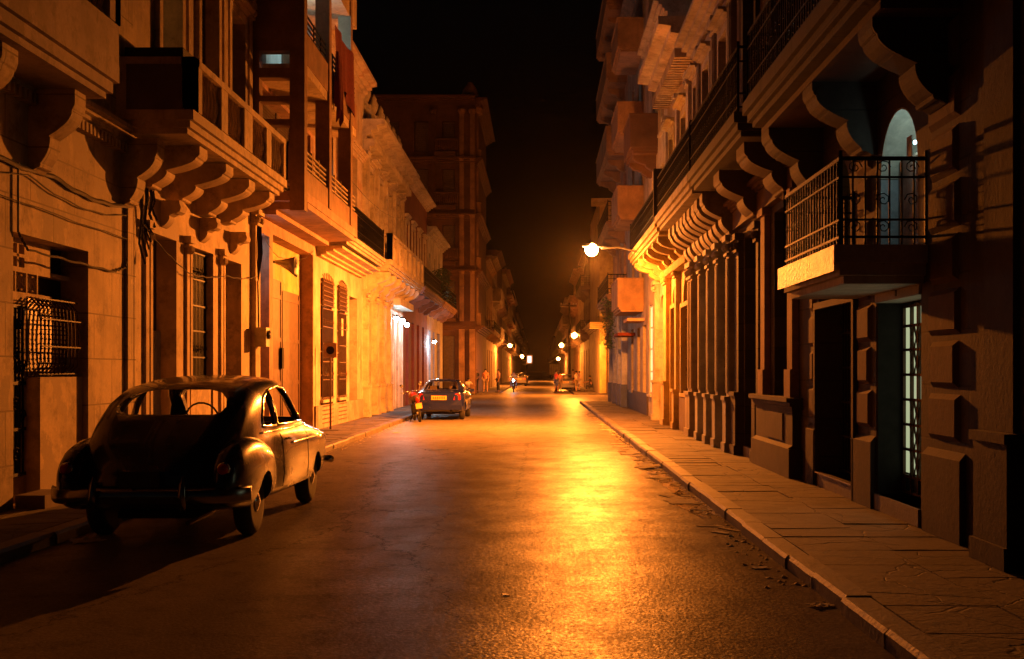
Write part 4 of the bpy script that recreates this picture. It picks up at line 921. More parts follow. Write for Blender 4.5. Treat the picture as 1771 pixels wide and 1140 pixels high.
m = R6.mb(); m.box(0, .62, 42.2, 44.2, 3.55, 3.66); R6.part(m, 'door_canopy', M['rose']); m = R6.mb(); m.box(0, .7, 46.2, 48.6, 3.1, 3.22); R6.part(m, 'red_canopy', M['cloth_b'])
m = R6.mb(); m.box(.003, .05, 40.7, 49.9, .12, .9); R6.part(m, 'dado', M['woodd']); R6.cornice(16.9, .4, .4)
# --- R7 tall block with blue-based columns
R7 = Facade('blue_column_block', 'tall end block with blue-painted column bases and stacked projecting balconies', 1, XR, 50, 60, 22, M['rose'],
            ops=[(51+k*3, 52.6+k*3, z, z+2.3) for k in (0, 1, 2) for z in (.12, 5.2, 8.4, 11.6, 14.8, 18)])
for k in (0, 1, 2):
    R7.door(51+k*3, 52.6+k*3, .12, 2.42, .3, 'plain', M['greyblue'])
    for z in (5.2, 8.4, 11.6, 14.8, 18): R7.window(51+k*3, 52.6+k*3, z, z+2.3, .15)
for z in (5.1, 8.3, 11.5, 14.7, 17.9): R7.balcony(50.6, 59.4, z, p=.9, rail='iron' if z < 9 else 'solid', rh=.9, corbels=3, mat=M['brown'])
for y in (50.3, 52.9, 55.9, 59.2):
    m = R7.mb(); m.box(.003, .3, y, y+.45, .12, 1.1); R7.part(m, 'blue_base', simple('blue_base_paint', (.03, .06, .22), .5)); m = R7.mb(); m.box(.003, .25, y+.03, y+.42, 1.101, 4.6); R7.part(m, 'column', M['greyblue'])
R7.cornice(21.9, .6, .8)
# ================================================================== STREET LIGHTING
def street_lamp(name, label, head, wall, power, lens='lamp_o', group=None, arm=True, bat=.22, scale=1.0, radius=.1):
    hx, hy, hz = head
    r = empty(name, wall, label, 'street lamp', group)
    d = Vector((hx-wall[0], hy-wall[1], 0)).normalized()
    if arm:
        m = MB(); a = Vector(wall); b = Vector(head)+Vector((0, 0, .05)); pts = [a, a+(b-a)*.3+Vector((0, 0, .18)), a+(b-a)*.65+Vector((0, 0, .2)), b-d*.3]
        m.tube(pts, .028, 7); m.box(a.x-.03, a.x+.03, a.y-.06, a.y+.06, a.z-.2, a.z+.15); m.tube([a+Vector((0, 0, -.15)), a+(b-a)*.3+Vector((0, 0, .14))], .012, 5); m.build('arm', M['galv'], r)
    m = MB(); k = scale
    prof = [(-.36, .03), (-.26, .05), (-.1, .09), (.06, .1), (.16, .07), (.22, .03)]
    vs = []; n = 10
    side = Vector((0, 1, 0)) if abs(d.x) > .5 else Vector((1, 0, 0))
    for q, w in prof:
        for i in range(n):
            a = PI*i/(n-1); p = Vector(head)+d*q*k+side*w*k*math.cos(a)+Vector((0, 0, .07*k+w*k*.8*math.sin(a))); vs.append(tuple(p))
    fs = [(i*n+j, i*n+j+1, (i+1)*n+j+1, (i+1)*n+j) for i in range(len(prof)-1) for j in range(n-1)]
    m.add(vs, fs); m.build('lantern_head', M['galv'], r, smooth=True)
    m = MB(); vs = []; 
    m.lathe([(.15*k*math.sin(PI*(q+.3)/8.6)+.003, -.15*k*math.cos(PI*(q+.3)/8.6)) for q in range(9)], head, 14); m.build('lens', M[lens], r, smooth=True)
    light(name+'_light', (hx, hy, hz-.2*k), SODIUM if lens[-1] != 'w' else (.7, .92, 1), power, radius, bat, parent=r, throw=1 if hx < wall[0] and bat < 1 and lens[-1] == 'o' else (.5 if bat < 1 else 0))
    return r
street_lamp('street_lamp', 'big glowing sodium lamp on a long bracket arm over the road, nearest and brightest', (1.55, 34, 5.28), (3.8, 34.45, 4.9), 13500, scale=1.25, bat=.5)
street_lamp('street_lamp', 'second sodium lamp just beyond the side street, higher of the distant pair over the road', (2.42, 79, 4.12), (2.8, 79, 4.05), 6500, 'lamp_f', bat=.5, scale=1.3)
street_lamp('street_lamp', 'third sodium lamp, slightly left of and below the higher distant one', (2.3, 118, 4.3), (4.2, 118, 4.2), 4200, 'lamp_f', bat=.4, scale=1.5)
street_lamp('street_lamp', 'smallest and lowest distant sodium lamp above the group of people', (3.1, 185, 3.6), (4.2, 185, 3.5), 5000, 'lamp_f', bat=.4, scale=1.8)
street_lamp('street_lamp', 'distant sodium lamp on the left beside a yellow-lit wall', (-3.1, 124, 4.4), (-4.5, 124, 4.3), 3600, 'lamp_f', bat=.5, scale=1.4)
street_lamp('street_lamp', 'farther small sodium lamp on the left near the white sign', (-2.7, 186, 4.0), (-4.5, 186, 3.9), 4000, 'lamp_f', bat=.4, scale=1.7)
street_lamp('street_lamp', 'side-street lamp hidden round the corner, lighting the brown corner tower', (-9.5, 73.5, 6.2), (-9.5, 72.2, 6.0), 900, 'lamp_f', bat=1)
street_lamp('street_lamp', 'side-street lamp hidden round the right corner, lighting the yellow corner house', (7.5, 61.5, 5.6), (7.5, 60.1, 5.4), 2600, 'lamp_f', bat=1)
# white wall lanterns on the left
def wall_lantern(loc, label, power):
    r = empty('wall_lantern', loc, label, 'lantern', 'cold white lanterns on the left house fronts')
    x, y, z = loc
    m = MB(); m.tube([(x, y, z), (x+.15, y, z+.12), (x+.32, y, z+.1)], .015, 6); m.lathe([(.02, .12), (.13, .05), (.14, .03)], (x+.34, y, z), 10); m.build('bracket', M['iron'], r)
    m = MB(); m.lathe([(.05, -.12), (.1, -.06), (.1, .0), (.06, .04)], (x+.34, y, z), 10); m.build('globe', M['lamp_w'], r, smooth=True)
    light('lantern_light', (x+.34, y, z-.2), (.72, .93, 1), power, .08, parent=r)
wall_lantern((-6, 45.9, 3.85), 'first of three cold white lanterns over the green doors', 34)
wall_lantern((-6, 47.9, 3.85), 'middle one of the three cold white lanterns over the green doors', 34)
wall_lantern((-6, 49.6, 3.75), 'last of three cold white lanterns over the green doors', 34)
wall_lantern((-6, 62.6, 3.3), 'single cold white lantern on the corner of the dark red house', 50)
r = empty('light_box_sign', (-4.0, 215, 3.5), 'small blank glowing white sign box far down the left side', 'sign')
m = MB(); m.box(-2.3, -1.2, 214.8, 215, 3.0, 4.6); m.build('case', M['galv'], r); m = MB(); m.box(-2.1, -1.4, 214.76, 214.798, 3.2, 4.4); m.build('face', emis('sign_face', (.8, .95, 1), .8), r); m = MB(); m.tube([(-2.3, 214.9, 4.4), (-4.5, 214.9, 4.4)], .05, 5); m.build('bracket', M['iron'], r)
# haze
m = MB(); m.box(-60, 60, -15, 480, -1, 32)
hz = bpy.data.materials.new('haze'); hz.use_nodes = True; t = hz.node_tree; t.nodes.clear(); o = nd(t, 'ShaderNodeOutputMaterial'); pv = nd(t, 'ShaderNodeVolumePrincipled')
pv.inputs['Color'].default_value = (.9, .88, .85, 1); pv.inputs['Density'].default_value = .00004; pv.inputs['Anisotropy'].default_value = .9; t.links.new(pv.outputs[0], o.inputs['Volume'])
HAZE = True
if HAZE: tag(m.build('haze', hz), kind='stuff')
# ================================================================== VEHICLES
def boolop(a, b, op):
    oa = bpy.data.objects.new('a', a); ob = bpy.data.objects.new('b', b); COL.objects.link(oa); COL.objects.link(ob)
    md = oa.modifiers.new('m', 'BOOLEAN'); md.object = ob; md.operation = op; md.solver = 'EXACT'
    dg = bpy.context.evaluated_depsgraph_get(); dg.update(); me = bpy.data.meshes.new_from_object(oa.evaluated_get(dg))
    bpy.data.objects.remove(oa); bpy.data.objects.remove(ob); return me
def cr(p, t):
    n = len(p)-1; x = t*n; i = min(int(x), n-1); f = x-i
    a, b, c, d = p[max(i-1, 0)], p[i], p[i+1], p[min(i+2, n)]
    return [.5*((2*b[k])+(-a[k]+c[k])*f+(2*a[k]-5*b[k]+4*c[k]-d[k])*f*f+(-a[k]+3*b[k]-3*c[k]+d[k])*f**3) for k in range(len(b))]
def body_loft(st, off=0, y0=None, y1=None, zmin=None, ny=56):
    rings = []
    lo, hi = st[0][0] if y0 is None else y0, st[-1][0] if y1 is None else y1
    smp = [cr(st, i/400) for i in range(401)]
    for i in range(ny+1):
        y = lo+(hi-lo)*i/ny; s = min(smp, key=lambda q: abs(q[0]-y)); _, zb, wm, zm, wb, zbelt, wg, zr = s
        zb = (zmin if zmin is not None else zb+off); wm -= off; wb -= off; wg -= off; zr -= off; zs = min(zbelt, zr-.03); zm = max(zm, zb+.2)
        half = [(0, zb), (wm*.6, zb), (wm*.9, zb+.03), (wm*.99, zb+.14), (wm, zm), (wm*.985, zs-.1), (wb, zs), (wb*.5+wg*.5+.03, zs+(zr-zs)*.42), (wg, zs+(zr-zs)*.8), (wg*.76, zr-(zr-zs)*.05), (0, zr)]
        ring = half+[(-a, b) for a, b in half[-2:0:-1]]; n = len(ring); out = []
        for k in range(n):
            for f in (0, .5):
                a, b, c, d = ring[k-1], ring[k], ring[(k+1) % n], ring[(k+2) % n]
                out.append(tuple(.5*((2*b[j])+(-a[j]+c[j])*f+(2*a[j]-5*b[j]+4*c[j]-d[j])*f*f+(-a[j]+3*b[j]-3*c[j]+d[j])*f**3) for j in (0, 1)))
        rings.append([(p[0], y, p[1]) for p in out])
    n = len(rings[0]); m = MB(); vs = [v for r_ in rings for v in r_]
    m.add(vs, [tuple(range(n)), tuple(range((len(rings))*n-1, (len(rings)-1)*n-1, -1))]+[(i*n+k, i*n+(k+1) % n, (i+1)*n+(k+1) % n, (i+1)*n+k) for i in range(len(rings)-1) for k in range(n)])
    return m.mesh('loft')
def blob_loft(st, cx, sg):
    m = MB(); n = 20; vs = []; N = 24
    for i in range(N+1):
        y, rx, zt, zb = cr(st, i/N); rx = max(rx, .01)
        for k in range(n):
            a = 2*PI*k/n; vs.append((sg*cx+rx*math.copysign(abs(math.cos(a))**.8, math.cos(a)), y, (zt+zb)/2+(zt-zb)/2*math.copysign(abs(math.sin(a))**.85, math.sin(a))))
    m.add(vs, [tuple(range(n)), tuple(range((N+1)*n-1, N*n-1, -1))]+[(i*n+k, i*n+(k+1) % n, (i+1)*n+(k+1) % n, (i+1)*n+k) for i in range(N) for k in range(n)])
    return m.mesh('fender')
def smooth_auto(o, ang=35):
    for f in o.data.polygons: f.use_smooth = True
    bm = bmesh.new(); bm.from_mesh(o.data)
    for e in bm.edges:
        if len(e.link_faces) == 2 and e.calc_face_angle(0) > R(ang): e.smooth = False
    bm.to_mesh(o.data); bm.free()
def make_car(name, label, st, side_w, rear_w, front_w, paint, cab, axles, wr, tw, track, fenders=None, old=False, loc=(0, 0, 0), rz=0):
    r = empty(name, (0, 0, 0), label, 'car')
    outer = body_loft(st); body = outer.copy()
    if fenders:
        for sg in (-1, 1): body = boolop(body, blob_loft(fenders[0], fenders[1], sg), 'UNION')
    bvh = BVHTree.FromPolygons([v.co for v in body.vertices], [p.vertices for p in body.polygons])
    body = boolop(body, body_loft(st, .045, cab[0], cab[1], cab[2], 30), 'DIFFERENCE')
    for y in axles:
        for sg in (-1, 1):
            w = MB(); w.lathe([(wr+(-.0 if old else .06), sg*.5), (wr+(-.0 if old else .06), sg*1.2)], (0, y, wr-(.03 if old else -.01)), 28, axis=0); body = boolop(body, w.mesh('w'), 'DIFFERENCE')
    cuts = []
    for poly in side_w:
        for sg in (-1, 1): c = MB(); c.prism([(p[0], p[1]) for p in poly], sg*.3, sg*1.3, axis=0); cuts.append(c.mesh('c'))
    c = MB(); c.prism(rear_w[0], rear_w[1], rear_w[2], axis=1); cuts.append(c.mesh('c'))
    c = MB(); c.prism(front_w[0], front_w[1], front_w[2], axis=1); cuts.append(c.mesh('c'))
    shell = boolop(body_loft(st, .012), body_loft(st, .026, st[0][0]+.03, st[-1][0]-.03), 'DIFFERENCE')
    for c in cuts:
        body = boolop(body, c.copy(), 'DIFFERENCE')
        g = boolop(shell.copy(), c, 'INTERSECT')
        if len(g.polygons): go = link_mesh('window', g, M['glass'], r); 
    bo = link_mesh('body', body, paint, r); smooth_auto(bo)
    # chrome reveal mouldings laid on the skin
    m = MB()
    def on(px, d): 
        h = bvh.ray_cast(Vector(px), Vector(d)); return h[0]
    for poly in side_w:
        for sg in (-1, 1):
            pts = []
            for i in range(len(poly)):
                a, b = poly[i], poly[(i+1) % len(poly)]
                for k in range(3):
                    f = k/3; h = on((sg*2, a[0]+(b[0]-a[0])*f, a[1]+(b[1]-a[1])*f), (-sg, 0, 0))
                    if h: pts.append(h)
            if len(pts) > 4: m.tube(pts, .017, 6, True)
    pts = []
    for i in range(len(rear_w[0])):
        a, b = rear_w[0][i], rear_w[0][(i+1) % len(rear_w[0])]
        for k in range(4):
            f = k/4; h = on((a[0]+(b[0]-a[0])*f, -1, a[1]+(b[1]-a[1])*f), (0, 1, 0))
            if h: pts.append(h)
    if not old and len(pts) > 4: m.tube(pts, .008, 6, True)
    if old:
        for sg in (-1, 1):
            for z, a, b, rr in ((1.035, 1.35, 4.9, .011), (.87, 2.5, 4.8, .014)):
                pts = [on((sg*2, a+(b-a)*k/24, z), (-sg, 0, 0)) for k in range(25)]; pts = [p for p in pts if p]
                if len(pts) > 3: m.tube(pts, rr, 6)
    m.build('trim', M['chrome'], r, smooth=True)
    # door joints
    m = MB()
    for sg in (-1, 1):
        for yy in ((2.08, 3.32) if old else (1.35, 2.2, 3.1)):
            pts = [on((sg*2, yy+(.05*math.sin(z*3) if old else 0), z), (-sg, 0, 0)) for z in [.4+.06*k for k in range(11)]]; pts = [p for p in pts if p]
            if len(pts) > 3: m.tube(pts, .005, 4)
    m.build('door_joint', M['dark'], r)
    for yy in ((2.25,) if old else (1.5, 2.4)):
        for sg in (-1, 1):
            h = on((sg*2, yy, .93 if old else .82), (-sg, 0, 0))
            if h: m = MB(); m.tube([h, h+Vector((sg*.04, .02, 0)), h+Vector((sg*.04, .13, 0)), h+Vector((0, .15, 0))], .012, 6); m.build('door_handle', M['chrome'], r, smooth=True)
    for y in axles:
        for sg in (-1, 1):
            m = MB(); x = sg*track; e = .035
            m.lathe([(wr-.1, x-tw/2), (wr-.03, x-tw/2), (wr, x-tw/2+e), (wr+.004, x), (wr, x+tw/2-e), (wr-.03, x+tw/2), (wr-.1, x+tw/2)], (0, y, wr), 28, axis=0); w = m.build('wheel', M['rubber'], r, smooth=True)
            m = MB(); o = x+sg*tw/2; m.lathe([(wr-.1, o-sg*.03), (wr-.12, o-sg*.005), (.13, o-sg*.03), (.1, o+sg*.01), (.02, o+sg*.03)], (0, y, wr), 20, axis=0); m.build('hubcap', M['chrome'], w, smooth=True)
    return r, on
def place(r, loc, rz=0): r.location = loc; r.rotation_euler.z = rz
def copy_tree(o, parent=None):
    c = o.copy(); COL.objects.link(c); c.parent = parent
    for ch in list(o.children): copy_tree(ch, c)
    return c

st1 = [(.1, .44, .42, .56, .36, .66, .26, .74), (.3, .36, .68, .6, .62, .8, .5, .97), (.6, .31, .78, .6, .73, .93, .62, 1.19), (1.0, .29, .82, .62, .79, 1.0, .69, 1.40), (1.4, .29, .84, .62, .80, 1.03, .70, 1.54), (1.8, .29, .85, .65, .80, 1.04, .68, 1.605),
       (2.2, .29, .89, .68, .83, 1.04, .68, 1.64), (2.7, .29, .905, .7, .84, 1.04, .67, 1.65), (3.1, .29, .91, .7, .84, 1.03, .64, 1.61), (3.45, .29, .91, .7, .83, 1.02, .56, 1.43), (3.78, .29, .91, .7, .82, 1.01, .48, 1.16), (4.2, .31, .90, .7, .76, .99, .42, 1.1),
       (4.65, .34, .88, .69, .70, .95, .38, 1.04), (4.92, .42, .80, .67, .58, .86, .3, .93), (5.04, .5, .6, .66, .42, .76, .2, .82)]
sw1 = [[(1.48, 1.1), (1.5, 1.22), (1.7, 1.38), (2.04, 1.47), (2.04, 1.09)], [(2.09, 1.09), (2.09, 1.48), (2.6, 1.52), (2.95, 1.49), (3.22, 1.3), (3.36, 1.09)]]
rw1 = ([(-.46, 1.25), (.46, 1.25), (.53, 1.275), (.56, 1.33), (.52, 1.41), (.43, 1.47), (.3, 1.5), (-.3, 1.5), (-.43, 1.47), (-.52, 1.41), (-.56, 1.33), (-.53, 1.275)], .2, 2.3)
fw1 = ([(-.64, 1.12), (.64, 1.12), (.61, 1.4), (.52, 1.53), (-.52, 1.53), (-.61, 1.4)], 2.95, 4.1)
fen = ([(.04, .05, .66, .5), (.16, .13, .84, .4), (.4, .18, .97, .34), (.8, .2, 1.03, .3), (1.2, .2, 1.0, .3), (1.6, .17, .91, .32), (1.9, .1, .78, .38), (2.05, .03, .66, .45)], .74)
fleet, on = make_car('vintage_car', 'dark navy 1950s fastback sedan parked at the left kerb, seen from behind, chrome-edged side windows', st1, sw1, rw1, fw1, M['paint1'], (.95, 3.75, .5), (1.1, 4.02), .345, .17, .745, fen, True)
# bumper bar, guards, lights, plate, seats, steering wheel
m = MB(); prof = []
for k in range(25):
    a = -1+2*k/24; x = .97*a; y = -.04+.34*abs(a)**6+.02*a*a; prof.append((x, y))
vs = []; sec = [(-.0, .43), (-.035, .455), (-.045, .51), (-.035, .565), (0, .59), (.02, .51)]
for x, y in prof:
    for d, z in sec: vs.append((x, y+d, z))
n = 6; m.add(vs, [tuple(range(n)), tuple(range(25*n-1, 24*n-1, -1))]+[(i*n+k, i*n+(k+1) % n, (i+1)*n+(k+1) % n, (i+1)*n+k) for i in range(24) for k in range(n)])
bmp = m.build('rear_bumper', M['oldchrome'], fleet, smooth=True)
for x in (-.42, .42): m = MB(); m.tube([(x, -.1, .38), (x, -.12, .5), (x, -.11, .62), (x, -.07, .7)], [.03, .042, .036, .015], 8); m.build('bumper_guard', M['oldchrome'], bmp, smooth=True)
m = MB(); m.box(-.19, .19, -.065, -.05, .6, .75); pl = m.build('licence_plate', M['plated'], fleet); m = MB(); m.tube([(-.06, -.02, .55), (-.06, -.055, .62)], .012, 5); m.build('plate_bracket', M['iron'], pl)
for sg in (-1, 1):
    m = MB(); m.lathe([(.02, -.06), (.045, -.045), (.055, -.01), (.05, .06)], (sg*.75, .1, .76), 12, axis=1); w = m.build('tail_light', M['tail'], fleet, smooth=True); m = MB(); m.lathe([(.058, -.012), (.066, .0), (.06, .05)], (sg*.75, .1, .76), 12, axis=1); m.build('bezel', M['chrome'], w, smooth=True)
    m = MB(); m.lathe([(.12, 5.02), (.09, 5.06), (.02, 5.08)], (sg*.7, 0, .76), 14, axis=1); m.build('headlight', M['chrome'], fleet, smooth=True)
m = MB(); prof2 = [(.93*a, 5.14-.34*abs(a)**6) for a in [-1+k/8 for k in range(17)]]; m.tube([(x, y, .5) for x, y in prof2], .05, 7); m.build('front_bumper', M['chrome'], fleet, smooth=True)
for y0 in (1.75, 2.75): m = MB(); m.prism([(y0, .5), (y0+.14, .5), (y0-.02, 1.1), (y0-.1, 1.1)], -.6, .6, axis=0); m.build('seat', M['seat'], fleet)
m = MB(); c = Vector((-.35, 3.2, 1.12)); m.tube([tuple(c+Vector((.2*math.cos(a*PI/9), -.06*math.sin(a*PI/9), .19*math.sin(a*PI/9)))) for a in range(18)], .012, 5, True); m.tube([tuple(c), (-.35, 3.6, .9)], .015, 5); m.tube([tuple(c+Vector((-.2, 0, 0))), tuple(c+Vector((.2, 0, 0)))], .008, 4); m.build('steering_wheel', M['dark'], fleet)
for sg in (-1, 1): m = MB(); m.tube([(sg*.5, .12, .24), (sg*.5, 1.2, .26)], .022, 6); 
m = MB(); m.tube([(.45, -.02, .26), (.45, .8, .27), (.3, 1.6, .28)], .024, 7); m.build('exhaust', M['ironr'], fleet)
m = MB(); m.box(-.62, .62, 1.04, 1.16, .3, .4); m.box(-.62, .62, 3.96, 4.08, .3, .4); m.box(-.4, .4, .5, 4.6, .24, .31); m.build('chassis', M['dark'], fleet)
place(fleet, (-3.76, 10.93, 0), R(0))

st2 = [(0, .36, .6, .6, .56, .86, .48, .9), (.08, .3, .77, .6, .72, .93, .6, .97), (.45, .26, .83, .6, .78, .95, .6, 1.0), (.72, .24, .84, .6, .79, .96, .58, 1.05), (1.15, .24, .845, .6, .8, .96, .56, 1.32), (1.6, .24, .85, .6, .8, .95, .56, 1.4),
       (2.3, .24, .85, .6, .8, .94, .56, 1.41), (2.7, .24, .85, .6, .8, .93, .56, 1.34), (3.25, .24, .84, .6, .78, .92, .56, 1.02), (3.8, .25, .83, .6, .74, .86, .5, .93), (4.15, .28, .78, .58, .66, .76, .44, .82), (4.3, .36, .6, .55, .5, .66, .35, .7)]
sw2 = [[(1.05, .99), (1.3, 1.25), (1.62, 1.31), (1.62, .98)], [(1.7, .98), (1.7, 1.32), (2.3, 1.33), (2.32, .97)], [(2.4, .97), (2.4, 1.33), (2.62, 1.29), (3.0, .97)]]
rw2 = ([(-.6, 1.05), (.6, 1.05), (.5, 1.32), (-.5, 1.32)], .5, 1.6); fw2 = ([(-.6, 1.05), (.6, 1.05), (.5, 1.3), (-.5, 1.3)], 2.5, 3.4)
sedan, on2 = make_car('sedan', 'blue modern saloon parked at the left kerb beside a red motorcycle', st2, sw2, rw2, fw2, M['paint2'], (.75, 3.1, .45), (.78, 3.35), .3, .17, .72)
for sg in (-1, 1):
    pl = [(sg*.5, .7), (sg*.73, .7), (sg*.74, .82), (sg*.66, .93), (sg*.55, .9)]
    pts = [on2((p[0], -1, p[1]), (0, 1, 0)) for p in pl]
    if all(pts): m = MB(); vs = [tuple(p+Vector((0, -.012, 0))) for p in pts]+[tuple(p+Vector((0, .02, 0))) for p in pts]; m.add(vs, [tuple(range(5)), tuple(range(9, 4, -1))]+[(i, (i+1) % 5, 5+(i+1) % 5, 5+i) for i in range(5)]); m.build('tail_light', M['tail'], sedan)
    m = MB(); m.box(sg*.84, sg*.99, 2.85, 2.95, .93, 1.04); m.build('mirror', M['paint2'], sedan)
m = MB(); m.box(-.26, .26, -.03, -.015, .7, .84); pl = m.build('number_plate', M['plate'], sedan); m = MB()
for k in range(6): m.box(-.21+k*.075, -.175+k*.075, -.036, -.031, .735, .805)
m.build('plate_figures', M['plated'], pl)
m = MB(); m.box(-.78, .78, -.05, .1, .36, .52); m.build('rear_bumper', M['paint2'], sedan)
m = MB(); m.tube([(.4, -.04, .27), (.4, .4, .28)], .03, 7); m.build('exhaust', M['iron'], sedan)
for y0 in (1.5, 2.3): 
    for x in (-.35, .35): m = MB(); m.prism([(y0, .45), (y0+.12, .45), (y0-.02, 1.0), (y0-.12, 1.0)], x-.25, x+.25, axis=0); m.box(x-.12, x+.12, y0-.1, y0-.02, 1.02, 1.16); m.build('seat', M['seat'], sedan)
m = MB(); m.box(-.7, .7, .74, .82, .22, .34); m.box(-.7, .7, 3.3, 3.4, .22, .34); m.box(-.5, .5, .4, 3.9, .2, .26); m.build('chassis', M['dark'], sedan)
place(sedan, (-3.42, 39.6, 0), R(-1))
def car_copy(loc, rz, label, paint, group=None, sc=1):
    c = copy_tree(sedan); c['label'] = label; c.location = loc; c.rotation_euler.z = rz
    for ch in c.children:
        if ch.name.startswith(('body', 'mirror', 'rear_bumper')): ch.data = ch.data.copy(); ch.data.materials[0] = paint
    if group: c['group'] = group
    return c
car_copy((2.15, 93, 0), 0, 'small car with people gathered round it, standing in the road below the distant lamps', M['paint3'])
car_copy((-2.2, 128, 0), 0, 'dark car parked on the far left just past the headlit motorcycle', M['paint3'], 'cars parked far down the left kerb')
car_copy((-2.3, 152, 0), 0, 'farthest dark car on the left, behind the other parked car', M['paint1'], 'cars parked far down the left kerb')

# far truck body
r = empty('box_truck', (3, 240, 0), 'pale boxy truck body standing across the far end of the street', 'truck')
m = MB(); m.box(2.2, 4.6, 240, 245.5, .9, 3.1); tb = m.build('cargo_box', M['white'], r)
m = MB()
for k in range(7): m.box(2.25+k*.36, 2.3+k*.36, 239.96, 239.998, .95, 3.05)
m.build('ribs', M['ironr'], tb); m = MB(); m.box(2.4, 4.4, 245.51, 247.5, .7, 2.5); m.build('cab', M['paint3'], r)
for x in (2.4, 4.2):
    for y in (241, 246.5): m = MB(); m.lathe([(.2, x), (.45, x), (.45, x+.2), (.2, x+.2)], (0, y, .46), 14, axis=0); m.build('wheel', M['rubber'], r)

# motorcycles
def make_bike(label):
    r = empty('motorcycle', (0, 0, 0), label, 'motorcycle')
    for y in (.32, 1.55):
        m = MB(); m.tube([(0, y+.27*math.cos(a*PI/12), .3+.27*math.sin(a*PI/12)) for a in range(24)], .04, 7, True); w = m.build('wheel', M['rubber'], r, smooth=True); m = MB()
        for k in range(8): a = k*PI/4; m.tube([(0, y, .3), (0, y+.25*math.cos(a), .3+.25*math.sin(a))], .006, 4)
        m.lathe([(.05, -.06), (.05, .06)], (0, y, .3), 8, axis=0); m.build('spokes', M['galv'], w)
    m = MB(); m.tube([(0, .02, .45), (0, .08, .58), (0, .25, .66), (0, .45, .62)], [.04, .06, .07, .05], 8); m.build('rear_mudguard', M['paint4'], r, smooth=True)
    m = MB(); m.tube([(0, .1, .76), (0, .3, .8), (0, .65, .78), (0, .8, .8)], [.08, .12, .13, .09], 10); m.build('saddle', M['seat'], r, smooth=True)
    m = MB(); m.tube([(0, .78, .78), (0, 1.0, .86), (0, 1.2, .82)], [.08, .14, .08], 10); m.build('fuel_tank', M['paint4'], r, smooth=True)
    m = MB(); m.tube([(0, .32, .3), (0, .9, .35), (0, 1.25, .75), (0, .5, .7), (0, .32, .3)], .03, 6); m.tube([(0, 1.55, .3), (0, 1.25, .95)], .03, 6); m.box(-.12, .12, .75, 1.1, .25, .6); m.tube([(.12, .2, .3), (.12, .9, .28)], .035, 6); m.tube([(-.1, .8, .3), (-.3, .72, .01)], .014, 5); m.build('frame', M['iron'], r)
    m = MB(); m.tube([(-.36, 1.05, 1.0), (-.25, 1.2, 1.02), (.25, 1.2, 1.02), (.36, 1.05, 1.0)], .016, 6); hb = m.build('handlebar', M['chrome'], r, smooth=True)
    for sg in (-1, 1): m = MB(); m.tube([(sg*.25, 1.18, 1.02), (sg*.32, 1.2, 1.2)], .008, 4); m.lathe([(.01, -.02), (.06, -.01), (.06, .01), (.01, .02)], (sg*.32, 1.2, 1.24), 10, axis=1); m.build('mirror', M['chrome'], hb)
    m = MB(); m.lathe([(.02, -.05), (.07, -.03), (.08, .02), (.03, .05)], (0, .04, .76), 12, axis=1); m.build('tail_light', M['tail'], r, smooth=True)
    m = MB(); m.box(-.1, .1, -.03, -.015, .46, .64); m.build('number_plate', M['plate'], r)
    m = MB(); m.lathe([(.04, -.1), (.09, -.02), (.1, .04)], (0, 1.36, .93), 12, axis=1); hl = m.build('headlamp', M['chrome'], r, smooth=True)
    return r
bike = make_bike('red motorcycle with orange plate leaning on its stand behind the blue saloon')
bike2 = copy_tree(bike); bike2['label'] = 'motorcycle with bright headlight coming towards us, two riders, far left side of the road'
bike.location = (-3.86, 38.0, 0); bike.rotation_euler = (0, R(-9), R(14))
bike2.location = (-2.0, 92.5, 0); bike2.rotation_euler = (0, 0, R(180))
m = MB(); m.lathe([(.085, 1.42), (.06, 1.45), (.01, 1.46)], (0, 0, .93), 12, axis=1); o = m.build('headlamp_glass', M['head'], None, smooth=True); o.parent = bike2
l = light('headlight', (0, 1.55, .93), (.85, .93, 1), 14, .05); l.parent = bike2

